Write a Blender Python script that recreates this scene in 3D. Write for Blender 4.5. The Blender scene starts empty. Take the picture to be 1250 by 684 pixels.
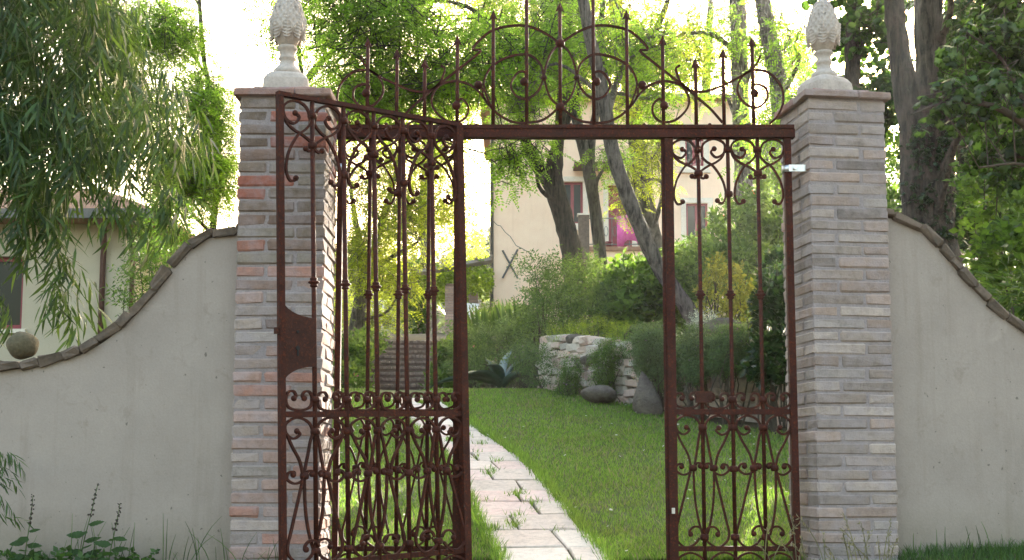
import bpy, math, random
import numpy as np
from mathutils import Vector, Matrix

random.seed(7)
rng = np.random.default_rng(11)
R = math.radians
scene = bpy.context.scene
COL = scene.collection

# ------------------------------------------------------------------ camera
FPX, PPY, CAMZ, TILT = 1560.0, 396.4, 1.62, R(6.35)
cam_data = bpy.data.cameras.new('camera')
cam_data.sensor_width = 36.0
cam_data.lens = 36.0 * FPX / 1250.0
cam_data.shift_y = (PPY - 342.0) / 1250.0
cam_data.clip_start = 0.05
cam_data.clip_end = 3000.0
cam = bpy.data.objects.new('camera', cam_data)
cam.location = (0, 0, CAMZ)
cam.rotation_euler = (R(90) + TILT, 0, 0)
COL.objects.link(cam)
scene.camera = cam

# ------------------------------------------------------------------ sky, sun, exposure
SUN = Vector((0.3128, 0.9674, 0.3491)).normalized()
SUN_EL = math.asin(SUN.z)
SUN_AZ = math.atan2(SUN.x, SUN.y)
world = bpy.data.worlds.new('World')
scene.world = world
world.use_nodes = True
wn = world.node_tree
sky = wn.nodes.new('ShaderNodeTexSky')
sky.sky_type = 'NISHITA'
sky.sun_disc = False
sky.sun_elevation = SUN_EL
sky.sun_rotation = SUN_AZ
sky.air_density = 1.5
sky.dust_density = 6.0
sky.ozone_density = 0.0
bg = wn.nodes['Background']
bg.inputs['Strength'].default_value = 0.15
wn.links.new(sky.outputs['Color'], bg.inputs['Color'])

sun_l = bpy.data.lights.new('sun', 'SUN')
sun_l.energy = 5.0
sun_l.angle = R(0.55)
sun_l.color = (1.0, 0.91, 0.77)
sun_o = bpy.data.objects.new('sun', sun_l)
sun_o.rotation_euler = (-SUN).to_track_quat('-Z', 'Y').to_euler()
sun_o.location = (20, 60, 40)
COL.objects.link(sun_o)

scene.view_settings.view_transform = 'Standard'
scene.view_settings.look = 'None'
scene.view_settings.gamma = 1.0
scene.view_settings.exposure = 2.5
scene.cycles.use_denoising = True
scene.cycles.max_bounces = 8
scene.cycles.diffuse_bounces = 4
scene.cycles.glossy_bounces = 3
scene.cycles.transmission_bounces = 6
scene.cycles.transparent_max_bounces = 8
scene.cycles.sample_clamp_indirect = 6.0

# ------------------------------------------------------------------ helpers
def P(px, py, Y):
    """a point at distance Y in front of the camera, seen at (px, py) of the 1250 x 684 photograph"""
    x = (px - 625.0) / FPX
    y = (PPY - py) / FPX
    dy = math.cos(TILT) - y * math.sin(TILT)
    dz = math.sin(TILT) + y * math.cos(TILT)
    s = Y / dy
    return np.array((x * s, Y, CAMZ + dz * s))

def smooth(a, b, x):
    t = np.clip((np.asarray(x, float) - a) / (b - a), 0, 1)
    return t * t * (3 - 2 * t)

XW_Y = [9.0, 12.0, 13.6, 15.3, 16.5, 18.0, 21.0]
XW_X = [5.6, 2.6, 1.35, 0.44, 0.25, 0.1, -1.0]
def xw(Y):
    return np.interp(Y, XW_Y, XW_X)
def gz(X, Y):
    X = np.asarray(X, float); Y = np.asarray(Y, float)
    c = np.interp(Y, [-200, -3, 0, 15, 21, 25, 38, 50, 120, 400], [-2, -.3, 0, 2.5, 2.8, 4.1, 5.6, 6.4, 9, 16])
    ter = 2.95 + (Y - 14) * .115
    m = smooth(0.24, .5, X - xw(Y)) * smooth(7.2, 9.0, Y)
    c = c + m * np.maximum(ter - c, 0)
    bank = np.maximum(smooth(-1.25, -1.5, X), smooth(1.85, 2.1, X)) * smooth(5.2, 6.2, Y) * smooth(8.5, 7.0, Y)
    return c + .05 * bank
def gzf(x, y):
    return float(gz(x, y))

def G(px, py):
    """where the ground is seen at a pixel"""
    for Y in np.arange(5.5, 60, .02):
        p = P(px, py, Y)
        if p[2] <= gzf(p[0], Y):
            return p
    return P(px, py, 60)

def mesh(name, V, F, smoothed=False):
    me = bpy.data.meshes.new(name)
    me.from_pydata([tuple(map(float, v)) for v in V], [], [tuple(map(int, f)) for f in F])
    if smoothed:
        me.polygons.foreach_set('use_smooth', [True] * len(me.polygons))
    me.update()
    return me

def mesh_np(name, V, F, smoothed=False):
    """V (n,3) array, F (m,k) array"""
    me = bpy.data.meshes.new(name)
    V = np.asarray(V, np.float32); F = np.asarray(F, np.int32)
    m, k = F.shape
    me.vertices.add(len(V)); me.vertices.foreach_set('co', V.ravel())
    me.loops.add(m * k); me.loops.foreach_set('vertex_index', F.ravel())
    me.polygons.add(m)
    me.polygons.foreach_set('loop_start', np.arange(0, m * k, k, dtype=np.int32))
    me.polygons.foreach_set('loop_total', np.full(m, k, np.int32))
    if smoothed:
        me.polygons.foreach_set('use_smooth', np.ones(m, bool))
    me.update(calc_edges=True)
    return me

def obj(name, me, m=None, parent=None, loc=(0, 0, 0), rot=None, scale=None, color=None):
    o = bpy.data.objects.new(name, me)
    COL.objects.link(o)
    o.location = [float(a) for a in loc]
    if rot is not None: o.rotation_euler = rot
    if scale is not None: o.scale = scale
    if m is not None and me is not None and len(me.materials) == 0:
        me.materials.append(m)
    if parent is not None: o.parent = parent
    if color is not None: o.color = (*color, 1.0)
    return o

def tag(o, label, cat, group=None):
    o['label'] = label; o['category'] = cat; o['kind'] = 'thing'
    if group: o['group'] = group
    return o

def thing(name, label, cat, loc=(0, 0, 0), rz=0.0, group=None):
    o = bpy.data.objects.new(name, None)
    o.empty_display_size = .1
    COL.objects.link(o)
    o.location = [float(a) for a in loc]
    o.rotation_euler = (0, 0, rz)
    return tag(o, label, cat, group)

class MB:
    def __init__(s): s.V = []; s.F = []
    def add(s, V, F):
        n = len(s.V)
        s.V += [tuple(v) for v in V]; s.F += [tuple(i + n for i in f) for f in F]
        return s
    def box(s, a, b):
        (x0, y0, z0), (x1, y1, z1) = a, b
        return s.add([(x0, y0, z0), (x1, y0, z0), (x1, y1, z0), (x0, y1, z0), (x0, y0, z1), (x1, y0, z1), (x1, y1, z1), (x0, y1, z1)],
                     [(0, 3, 2, 1), (4, 5, 6, 7), (0, 1, 5, 4), (1, 2, 6, 5), (2, 3, 7, 6), (3, 0, 4, 7)])
    def cyl(s, a, b, r0, r1=None, n=8, caps=True):
        return s.add(*tube([a, b], [r0, r0 if r1 is None else r1], n, caps))
    def mesh(s, name, sm=False): return mesh(name, s.V, s.F, sm)

def tube(pts, rad, n=8, caps=True, jit=0.0):
    pts = [np.asarray(p, float) for p in pts]
    V = []; F = []
    prev = None
    for i, p in enumerate(pts):
        d = pts[min(i + 1, len(pts) - 1)] - pts[max(i - 1, 0)]
        d = d / (np.linalg.norm(d) + 1e-9)
        if prev is None:
            a = np.cross(d, (0, 1, 0) if abs(d[1]) < .9 else (1, 0, 0))
        else:
            a = prev - d * np.dot(prev, d)
        a = a / (np.linalg.norm(a) + 1e-9); prev = a
        b = np.cross(d, a)
        for k in range(n):
            t = 2 * math.pi * k / n
            r = rad[i] * (1 + (jit * (random.random() - .5) if jit else 0))
            V.append(p + r * (math.cos(t) * a + math.sin(t) * b))
    for i in range(len(pts) - 1):
        for k in range(n):
            k2 = (k + 1) % n
            F.append((i * n + k, i * n + k2, (i + 1) * n + k2, (i + 1) * n + k))
    if caps:
        F.append(tuple(range(n))[::-1]); F.append(tuple((len(pts) - 1) * n + k for k in range(n)))
    return V, F

def catmull(pts, seg=6):
    pts = [np.asarray(p, float) for p in pts]
    q = [2 * pts[0] - pts[1]] + pts + [2 * pts[-1] - pts[-2]]
    out = []
    for i in range(1, len(q) - 2):
        for k in range(seg):
            t = k / seg
            out.append(.5 * ((2 * q[i]) + (-q[i - 1] + q[i + 1]) * t + (2 * q[i - 1] - 5 * q[i] + 4 * q[i + 1] - q[i + 2]) * t * t
                             + (-q[i - 1] + 3 * q[i] - 3 * q[i + 1] + q[i + 2]) * t ** 3))
    out.append(pts[-1])
    return out

def lathe(prof, n=16):
    V = []; F = []
    for r, z in prof:
        for k in range(n):
            t = 2 * math.pi * k / n
            V.append((r * math.cos(t), r * math.sin(t), z))
    for i in range(len(prof) - 1):
        for k in range(n):
            k2 = (k + 1) % n
            F.append((i * n + k, i * n + k2, (i + 1) * n + k2, (i + 1) * n + k))
    F.append(tuple(range(n))[::-1]); F.append(tuple((len(prof) - 1) * n + k for k in range(n)))
    return V, F

def ribbon(pts, th, dp, taper=False):
    """flat iron bar following 2-D points (x, z), th wide in the plane, dp deep across it"""
    p = [np.asarray(a, float) for a in pts]
    V = []; F = []
    for i, a in enumerate(p):
        d = p[min(i + 1, len(p) - 1)] - p[max(i - 1, 0)]
        d = d / (np.linalg.norm(d) + 1e-9)
        nn = np.array((-d[1], d[0])) * th / 2
        for s, y in ((1, -1), (1, 1), (-1, 1), (-1, -1)):
            V.append((a[0] + s * nn[0], y * dp / 2, a[1] + s * nn[1]))
    for i in range(len(p) - 1):
        for k in range(4):
            k2 = (k + 1) % 4
            F.append((i * 4 + k, i * 4 + k2, i * 4 + 4 + k2, i * 4 + 4 + k))
    F.append((3, 2, 1, 0)); e = 4 * (len(p) - 1); F.append((e, e + 1, e + 2, e + 3))
    return V, F

def ball(c, r, n=8, m=5):
    prof = [(r * math.sin(math.pi * i / m) + 1e-4, -r * math.cos(math.pi * i / m)) for i in range(m + 1)]
    V, F = lathe(prof, n)
    return [(v[0] + c[0], v[1] + c[1], v[2] + c[2]) for v in V], F

def chamfer_box(sx, sy, sz, c, jit, seed):
    """box centred at the origin with chamfered, slightly uneven edges: 24 vertices"""
    r = random.Random(seed)
    V = []; idx = {}
    for x in (-1, 1):
        for y in (-1, 1):
            for z in (-1, 1):
                for ax in range(3):
                    p = [x * (sx / 2 - c), y * (sy / 2 - c), z * (sz / 2 - c)]
                    p[ax] = (x, y, z)[ax] * (sx, sy, sz)[ax] / 2
                    p = [q + r.uniform(-jit, jit) for q in p]
                    idx[(x, y, z, ax)] = len(V); V.append(tuple(p))
    F = []
    for ax in range(3):
        u, v = [(1, 2), (2, 0), (0, 1)][ax]
        for s in (-1, 1):
            q = []
            for a, b in ((-1, -1), (1, -1), (1, 1), (-1, 1)):
                k = [0, 0, 0]; k[ax] = s; k[u] = a; k[v] = b
                q.append(idx[(*k, ax)])
            F.append(tuple(q) if s > 0 else tuple(q[::-1]))
    for ax in range(3):
        u, v = [(1, 2), (2, 0), (0, 1)][ax]
        for a in (-1, 1):
            for b in (-1, 1):
                k0 = [0, 0, 0]; k0[ax] = -1; k0[u] = a; k0[v] = b
                k1 = list(k0); k1[ax] = 1
                q = (idx[(*k0, u)], idx[(*k1, u)], idx[(*k1, v)], idx[(*k0, v)])
                F.append(q if a * b < 0 else q[::-1])
    for x in (-1, 1):
        for y in (-1, 1):
            for z in (-1, 1):
                q = (idx[(x, y, z, 0)], idx[(x, y, z, 1)], idx[(x, y, z, 2)])
                F.append(q if x * y * z > 0 else q[::-1])
    return V, F

# ------------------------------------------------------------------ materials
def nmat(name):
    m = bpy.data.materials.new(name); m.use_nodes = True
    nt = m.node_tree; b = nt.nodes['Principled BSDF']
    return m, nt, b
def N(nt, t, **kw):
    n = nt.nodes.new(t)
    for k, v in kw.items():
        if k in n.inputs: n.inputs[k].default_value = v
        else: setattr(n, k, v)
    return n
def L(nt, a, b): nt.links.new(a, b)
def ramp(nt, fac, stops):
    n = nt.nodes.new('ShaderNodeValToRGB')
    e = n.color_ramp.elements
    while len(e) < len(stops): e.new(.5)
    for i, (p, c) in enumerate(stops):
        e[i].position = p; e[i].color = (*c, 1) if len(c) == 3 else c
    L(nt, fac, n.inputs['Fac'])
    return n.outputs['Color']
def mix(nt, fac, a, b, mode='MIX'):
    n = nt.nodes.new('ShaderNodeMix'); n.data_type = 'RGBA'; n.blend_type = mode
    for s, v in ((n.inputs[0], fac), (n.inputs[6], a), (n.inputs[7], b)):
        if hasattr(v, 'node'): L(nt, v, s)
        elif isinstance(v, (int, float)): s.default_value = v
        else: s.default_value = (*v, 1)
    return n.outputs[2]
def noise(nt, scale, detail=6, rough=.6, vec=None, stretch=None, dist=0):
    n = N(nt, 'ShaderNodeTexNoise', Scale=scale, Detail=detail, Roughness=rough, Distortion=dist)
    if vec is None:
        vec = nt.nodes.new('ShaderNodeNewGeometry').outputs['Position']
    if stretch:
        mp = nt.nodes.new('ShaderNodeMapping'); mp.inputs['Scale'].default_value = stretch
        L(nt, vec, mp.inputs['Vector']); vec = mp.outputs['Vector']
    L(nt, vec, n.inputs['Vector'])
    return n.outputs['Fac']
def bump(nt, b, h, strength=.4, dist=.01):
    n = N(nt, 'ShaderNodeBump', Strength=strength, Distance=dist)
    L(nt, h, n.inputs['Height']); L(nt, n.outputs['Normal'], b.inputs['Normal'])

def plain(name, c1, c2, scale=8, rough=.8, bs=.3, bd=.005, metallic=0, stretch=None, fine=None):
    m, nt, b = nmat(name)
    f = noise(nt, scale, stretch=stretch)
    c = ramp(nt, f, [(.3, c1), (.7, c2)])
    h = noise(nt, fine or scale * 5, stretch=stretch)
    c = mix(nt, .35, c, mix(nt, 1, c, ramp(nt, h, [(.3, (.55, .55, .55)), (.7, (1.25, 1.25, 1.25))]), 'MULTIPLY'))
    L(nt, c, b.inputs['Base Color'])
    b.inputs['Roughness'].default_value = rough
    b.inputs['Metallic'].default_value = metallic
    bump(nt, b, h, bs, bd)
    return m

M = {}
def rustmat(name, dark, mid, orange):
    m, nt, b = nmat(name)
    f = noise(nt, 14, 7, .7); g = noise(nt, 70, 5, .65); h = noise(nt, 5, 5, .7, dist=.8)
    c = ramp(nt, f, [(.3, dark), (.65, mid)])
    c = mix(nt, ramp(nt, g, [(.52, (0, 0, 0)), (.66, (.75, .75, .75))]), c, orange)
    c = mix(nt, ramp(nt, h, [(.55, (0, 0, 0)), (.7, (.5, .5, .5))]), c, tuple(q * .5 for q in dark))
    L(nt, c, b.inputs['Base Color'])
    L(nt, ramp(nt, g, [(.35, (.58,) * 3), (.65, (.9,) * 3)]), b.inputs['Roughness'])
    b.inputs['Specular IOR Level'].default_value = .22
    bump(nt, b, g, .6, .003)
    return m
M['rust'] = rustmat('rusty_iron', (.026, .0078, .0052), (.060, .0155, .0095), (.135, .036, .016))
M['rust_plate'] = rustmat('rusty_plate', (.024, .009, .007), (.060, .020, .013), (.12, .040, .020))
M['steel'] = plain('zinc_steel', (.55, .56, .58), (.7, .7, .72), 30, .35, .1, .001, metallic=.9)
M['wood_dark'] = plain('dark_brown_paint', (.07, .03, .022), (.11, .045, .035), 20, .55, .2, .002)

# bricks take their own colour from the object, lime and dirt from noise
def brickmat(name, lime, lc=(.355, .305, .318)):
    m, nt, b = nmat(name)
    oi = nt.nodes.new('ShaderNodeObjectInfo')
    f1 = noise(nt, 26, 8, .7); f2 = noise(nt, 9, 5, .6); f3 = noise(nt, 130, 4, .6); f4 = noise(nt, 5, 4, .7)
    c = mix(nt, .8, oi.outputs['Color'], ramp(nt, f1, [(.25, (.55, .52, .5)), (.5, (.98, .97, .96)), (.8, (1.3, 1.25, 1.22))]), 'MULTIPLY')
    lm = ramp(nt, f2, [(.42, (0, 0, 0)), (.68, (lime,) * 3)])
    c = mix(nt, lm, c, lc)
    st = ramp(nt, f4, [(.60, (0, 0, 0)), (.75, (.55, .55, .55))])
    c = mix(nt, st, c, (.12, .105, .10))
    L(nt, c, b.inputs['Base Color'])
    b.inputs['Roughness'].default_value = .92
    hh = N(nt, 'ShaderNodeMath', operation='ADD'); L(nt, f1, hh.inputs[0]); L(nt, f3, hh.inputs[1])
    bump(nt, b, hh.outputs[0], .7, .006)
    return m
M['brick'] = brickmat('old_brick', .55)
M['mortar'] = plain('lime_mortar', (.265, .225, .225), (.345, .298, .30), 18, .95, .8, .006)

def plaster(name, c1, c2, dirt, base_z=None):
    m, nt, b = nmat(name)
    f1 = noise(nt, 2.2, 7, .65); f2 = noise(nt, 90, 4, .7); f3 = noise(nt, 9, 6, .7, dist=.6)
    c = ramp(nt, f1, [(.3, c1), (.7, c2)])
    sp = ramp(nt, f3, [(.58, (0, 0, 0)), (.76, (.5, .5, .5))])
    wh = ramp(nt, noise(nt, 3.2, 8, .75, dist=1.2), [(.60, (0, 0, 0)), (.74, (.35, .35, .35))])
    c = mix(nt, wh, c, tuple(min(.9, q * 1.3) for q in c2))
    c = mix(nt, sp, c, dirt)
    sk = ramp(nt, noise(nt, 1.0, 6, .7, stretch=(9, 9, .55)), [(.52, (0, 0, 0)), (.74, (.38, .38, .38))])
    c = mix(nt, sk, c, dirt)
    c = mix(nt, .25, c, mix(nt, 1, c, ramp(nt, f2, [(.3, (.7, .7, .7)), (.7, (1.2, 1.2, 1.2))]), 'MULTIPLY'))
    spots = ramp(nt, noise(nt, 34, 2, .5), [(.715, (0, 0, 0)), (.755, (.7, .7, .7))])
    c = mix(nt, spots, c, (.10, .085, .07))
    if base_z is not None:
        g = nt.nodes.new('ShaderNodeNewGeometry'); sx = nt.nodes.new('ShaderNodeSeparateXYZ')
        L(nt, g.outputs['Position'], sx.inputs[0])
        mr = N(nt, 'ShaderNodeMapRange'); mr.inputs[1].default_value = base_z + .34; mr.inputs[2].default_value = base_z
        L(nt, sx.outputs['Z'], mr.inputs[0])
        mm = N(nt, 'ShaderNodeMath', operation='MULTIPLY'); L(nt, mr.outputs[0], mm.inputs[0]); L(nt, noise(nt, 6, 5, .7), mm.inputs[1])
        c = mix(nt, mm.outputs[0], c, (.13, .115, .06))
    L(nt, c, b.inputs['Base Color']); b.inputs['Roughness'].default_value = .93
    bump(nt, b, f2, .35, .004)
    return m
M['plaster'] = plaster('grey_render', (.305, .257, .226), (.38, .322, .284), (.19, .15, .115), 1.10)
M['house'] = plaster('pink_cream_render', (.84, .60, .44), (.89, .67, .50), (.70, .48, .34))
M['annex'] = plaster('cream_render', (.44, .38, .285), (.50, .435, .33), (.36, .30, .22))
M['coping'] = plain('weathered_coping', (.075, .058, .045), (.18, .132, .098), 14, .95, .7, .006)
M['limestone'] = plain('carved_limestone', (.40, .34, .30), (.54, .47, .42), 16, .9, .5, .004)
M['boulder'] = plain('river_boulder', (.085, .070, .060), (.20, .165, .14), 11, .92, 1.0, .03)
M['mossball'] = plain('mossy_stone', (.075, .066, .034), (.155, .125, .078), 16, .95, .8, .008)
M['stone'] = brickmat('wall_stone', .4, (.60, .52, .46))
M['slab'] = brickmat('path_slab', .45, (.72, .63, .56))
M['brick_plain'] = brickmat('garden_brick', .12)
M['soil'] = plain('garden_soil', (.05, .045, .022), (.11, .085, .05), 3, .98, .8, .03)
M['lawn_soil'] = plain('lawn_soil', (.055, .075, .018), (.10, .12, .035), 2.5, .98, .8, .02)
M['roof'] = plain('clay_tile', (.22, .11, .07), (.34, .18, .11), 6, .9, .5, .02)
M['gutter'] = plain('lead_gutter', (.10, .095, .09), (.16, .15, .14), 8, .6, .1, .003)
M['red'] = plain('dark_red_paint', (.20, .022, .035), (.27, .035, .05), 9, .5, .1, .002)
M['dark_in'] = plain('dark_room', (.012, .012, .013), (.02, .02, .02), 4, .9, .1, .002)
M['white'] = plain('white_paint', (.72, .72, .74), (.80, .80, .80), 6, .5, .1, .002)
M['trim'] = plain('pale_stone_trim', (.68, .60, .50), (.76, .68, .58), 8, .85, .2, .003)
M['pink'] = plain('pink_cloth', (.72, .10, .38), (.80, .16, .45), 12, .9, .3, .006)
M['agave'] = plain('agave_leaf', (.045, .085, .055), (.075, .125, .085), 5, .5, .2, .004)
M['agave_pale'] = plain('agave_leaf_pale', (.20, .25, .26), (.28, .33, .33), 5, .6, .2, .004)
M['beam'] = plain('weathered_beam', (.20, .17, .14), (.32, .27, .22), 6, .9, .5, .006, stretch=(1, 1, 6))

def glassmat():
    m, nt, b = nmat('window_glass')
    b.inputs['Base Color'].default_value = (.02, .025, .025, 1)
    b.inputs['Roughness'].default_value = .06
    b.inputs['Specular IOR Level'].default_value = .2
    return m
M['glass'] = glassmat()

def bark(name, c1, c2, sc):
    m, nt, b = nmat(name)
    f = noise(nt, sc, 7, .7, stretch=(1, 1, .16), dist=.4); g = noise(nt, sc * .25, 4, .6)
    c = ramp(nt, f, [(.38, c1), (.60, c2)])
    c = mix(nt, ramp(nt, g, [(.5, (0, 0, 0)), (.75, (.6, .6, .6))]), c, tuple(a * 1.3 for a in c2))
    L(nt, c, b.inputs['Base Color']); b.inputs['Roughness'].default_value = .95
    bump(nt, b, f, 1.0, .14)
    return m
M['bark'] = bark('grey_bark', (.035, .030, .026), (.21, .18, .16), 24)
M['bark_dark'] = bark('dark_bark', (.018, .014, .012), (.11, .088, .072), 24)
M['twig'] = plain('twig_bark', (.045, .036, .028), (.09, .07, .05), 12, .9, .3, .004)
M['cane'] = plain('bamboo_cane', (.10, .12, .03), (.18, .19, .05), 6, .5, .1, .002)

def leafmat(name, c, tr, tf=.5, rough=.5, spec=.35, var=.45, dry=None, patch=None):
    """two-sided leaf: part reflects, part lets the light behind it through; each leaf has its own tint"""
    m, nt, b = nmat(name)
    g = nt.nodes.new('ShaderNodeNewGeometry')
    rnd = g.outputs['Random Per Island']
    lo, hi = 1 - var, 1 + var
    k = ramp(nt, rnd, [(0, (lo, lo, lo)), (.5, (1, 1, .9)), (1, (hi * 1.06, hi, .8 * hi))])
    ca = mix(nt, 1, c, k, 'MULTIPLY'); ct = mix(nt, 1, tr, k, 'MULTIPLY')
    if dry is not None:
        s = ramp(nt, noise(nt, 700, 0), [(.0, (0, 0, 0)), (.7, (0, 0, 0)), (.72, (.8, .8, .8))])
        ca = mix(nt, s, ca, dry)
    if patch is not None:
        pf = ramp(nt, noise(nt, 1.7, 5, .65), [(.48, (0, 0, 0)), (.70, (.55, .55, .55))])
        ca = mix(nt, pf, ca, mix(nt, 1, patch, k, 'MULTIPLY')); ct = mix(nt, pf, ct, mix(nt, 1, tuple(q * 1.8 for q in patch), k, 'MULTIPLY'))
    L(nt, ca, b.inputs['Base Color'])
    b.inputs['Roughness'].default_value = rough
    b.inputs['Specular IOR Level'].default_value = spec
    t = nt.nodes.new('ShaderNodeBsdfTranslucent'); L(nt, ct, t.inputs['Color'])
    mx = nt.nodes.new('ShaderNodeMixShader'); mx.inputs[0].default_value = tf
    L(nt, b.outputs[0], mx.inputs[1]); L(nt, t.outputs[0], mx.inputs[2])
    L(nt, mx.outputs[0], nt.nodes['Material Output'].inputs['Surface'])
    return m
M['lf_locust'] = leafmat('locust_leaf', (.075, .125, .022), (.34, .60, .06), .62)
M['lf_sunny'] = leafmat('sunny_leaf', (.09, .125, .022), (.52, .64, .06), .64)
M['lf_bamboo'] = leafmat('bamboo_leaf', (.040, .080, .026), (.13, .22, .04), .42, .42, .4, .5)
M['lf_maple'] = leafmat('maple_leaf', (.030, .062, .024), (.10, .21, .028), .42, .4, .4, .55)
M['lf_hedge'] = leafmat('hedge_leaf', (.052, .100, .028), (.16, .29, .035), .45, .45, .35, .5)
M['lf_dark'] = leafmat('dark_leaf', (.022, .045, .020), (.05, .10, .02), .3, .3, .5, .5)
M['lf_mid'] = leafmat('shrub_leaf', (.070, .120, .045), (.18, .29, .05), .45)
M['lf_blue'] = leafmat('fine_grey_green_leaf', (.085, .135, .060), (.17, .26, .08), .42)
M['lf_yellow'] = leafmat('golden_leaf', (.15, .17, .035), (.32, .34, .05), .45)
M['lf_vine'] = leafmat('vine_leaf', (.08, .14, .025), (.36, .50, .04), .55)
M['lf_grass'] = leafmat('grass_blade', (.105, .185, .042), (.26, .46, .06), .45, .5, .3, .5, patch=(.15, .165, .045))
M['lf_straw'] = leafmat('dry_grass', (.26, .24, .15), (.30, .27, .16), .4, .7, .2, .3)
M['lf_weed'] = leafmat('weed_leaf', (.055, .110, .035), (.14, .26, .05), .38)
M['lf_pale'] = leafmat('silver_leaf', (.42, .46, .42), (.4, .45, .4), .3)
M['lf_far'] = leafmat('far_wood_leaf', (.07, .10, .05), (.2, .28, .08), .4)
M['fl_pink'] = leafmat('pink_petal', (.70, .22, .34), (.7, .25, .35), .4, var=.2)
M['fl_white'] = leafmat('white_petal', (.75, .76, .80), (.7, .7, .7), .4, var=.1)
M['fl_lilac'] = leafmat('lilac_petal', (.34, .20, .36), (.35, .2, .35), .4, var=.3)
M['fl_red'] = leafmat('orange_red_petal', (.72, .12, .05), (.7, .2, .05), .4, var=.2)
# ------------------------------------------------------------------ terrain
def axis(parts):
    out = []
    for a, b, n in parts: out += list(np.linspace(a, b, n, endpoint=False))
    return np.array(out + [parts[-1][1]])
gx = axis([(-200, -60, 8), (-60, -9, 18), (-9, 9, 90), (9, 60, 18), (60, 200, 8)])
gy = axis([(-60, -20, 6), (-20, 5, 20), (5, 9, 40), (9, 24, 75), (24, 60, 30), (60, 300, 14)])
GX, GY = np.meshgrid(gx, gy)
GZ = gz(GX, GY) + .02 * np.sin(GX * 2.1 + GY) * np.cos(GY * 1.7) * (GY > 7)
GZ = GZ - .02
nx, ny = len(gx), len(gy)
ii = (np.arange(ny - 1)[:, None] * nx + np.arange(nx - 1)[None, :]).ravel()
ground = obj('ground', mesh_np('ground', np.stack([GX.ravel(), GY.ravel(), GZ.ravel()], 1),
             np.stack([ii, ii + 1, ii + nx + 1, ii + nx], 1), True), M['soil'])
ground['kind'] = 'structure'

# lawn sheet a little above the soil
def lawn_edge(Y):
    return xw(Y) - .12 - .55 * smooth(13.3, 12.2, Y) - .05 * np.sin(np.asarray(Y) * 6)
def in_lawn(X, Y):
    return (X < lawn_edge(Y)) & (X > -7.5) & (Y > 6.75) & (Y < 20.6)
lx = np.linspace(-7.5, 6, 110); ly = np.linspace(6.8, 20.6, 110)
LX, LY = np.meshgrid(lx, ly)
LX2 = np.minimum(LX, lawn_edge(LY))
LZ = gz(LX2, LY) + .012
ii = (np.arange(109)[:, None] * 110 + np.arange(109)[None, :]).ravel()
lawn = obj('lawn', mesh_np('lawn', np.stack([LX2.ravel(), LY.ravel(), LZ.ravel()], 1), np.stack([ii, ii + 1, ii + 111, ii + 110], 1), True), M['lawn_soil'])
lawn['kind'] = 'structure'

# ------------------------------------------------------------------ paved path
PATH_Y = [5.2, 6.76, 7.4, 8.25, 9.4, 10.4, 12.0, 14.5, 17.5, 21.0]
PATH_X = [.30, .215, .12, .015, -.13, -.31, -.70, -1.20, -1.65, -1.92]
PATH_W = [.56, .56, .57, .58, .58, .58, .60, .66, .80, .95]
def path_mid(Y): return np.interp(Y, PATH_Y, PATH_X)
def path_w(Y): return np.interp(Y, PATH_Y, PATH_W)
path = bpy.data.objects.new('garden_path', None); COL.objects.link(path)
path['kind'] = 'structure'
bed = MB()
ys = np.arange(5.6, 14.2, .3)
V = []; F = []
for i, y in enumerate(ys):
    w = path_w(y) / 2
    for s in (-1, 1):
        x = path_mid(y) + s * (w - .01)
        V.append((x, y, gzf(x, y) + .014))
    if i: F.append((2 * i - 2, 2 * i - 1, 2 * i + 1, 2 * i))
obj('path_bed', mesh('path_bed', V, F), M['soil'], path)
y = 5.75; k = 0
JOINTS = []
slab_cols = [(.64, .54, .47), (.66, .50, .45), (.68, .60, .53), (.60, .51, .45), (.67, .52, .48), (.56, .48, .42)]
while y < 13.9:
    d = random.uniform(.34, .44)
    w = float(path_w(y)); m = float(path_mid(y + d / 2)); sk = float(path_mid(y + d) - path_mid(y))
    n = 2 if random.random() < .86 else 1
    cut = [0, random.choice((.36, .42, .62, .68, .58)), 1] if n == 2 else [0, 1]
    if w > .7 and n == 2: cut = [0, .35, .68, 1]
    JOINTS += [(m - w / 2 + c_ * w, y + d * q_) for c_ in cut[1:-1] for q_ in (.3, .6, .9)] + [(m + random.uniform(-.4, .4) * w, y)]
    for a, b in zip(cut[:-1], cut[1:]):
        x0 = -w / 2 + a * w + .008; x1 = -w / 2 + b * w - .008
        if a == 0: x0 += random.uniform(-.03, .03)
        if b == 1: x1 += random.uniform(-.03, .03)
        V, F = chamfer_box(x1 - x0, d - .018, .05, .006, .003, k * 7 + int(100 * a))
        V = [(v[0] + sk * (v[1] / d), v[1], v[2]) for v in V]
        cx = m + (x0 + x1) / 2; cy = y + d / 2
        slope = (gzf(cx, cy + .3) - gzf(cx, cy - .3)) / .6
        c = random.choice(slab_cols); j = random.uniform(.88, 1.08)
        obj('slab', mesh('slab', V, F), M['slab'], path, (cx, cy, gzf(cx, cy) + .006 + random.uniform(-.004, .004)),
            (math.atan(slope) + random.uniform(-.012, .012), random.uniform(-.012, .012), random.uniform(-.012, .012)), color=tuple(q * j for q in c))
    y += d; k += 1

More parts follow.
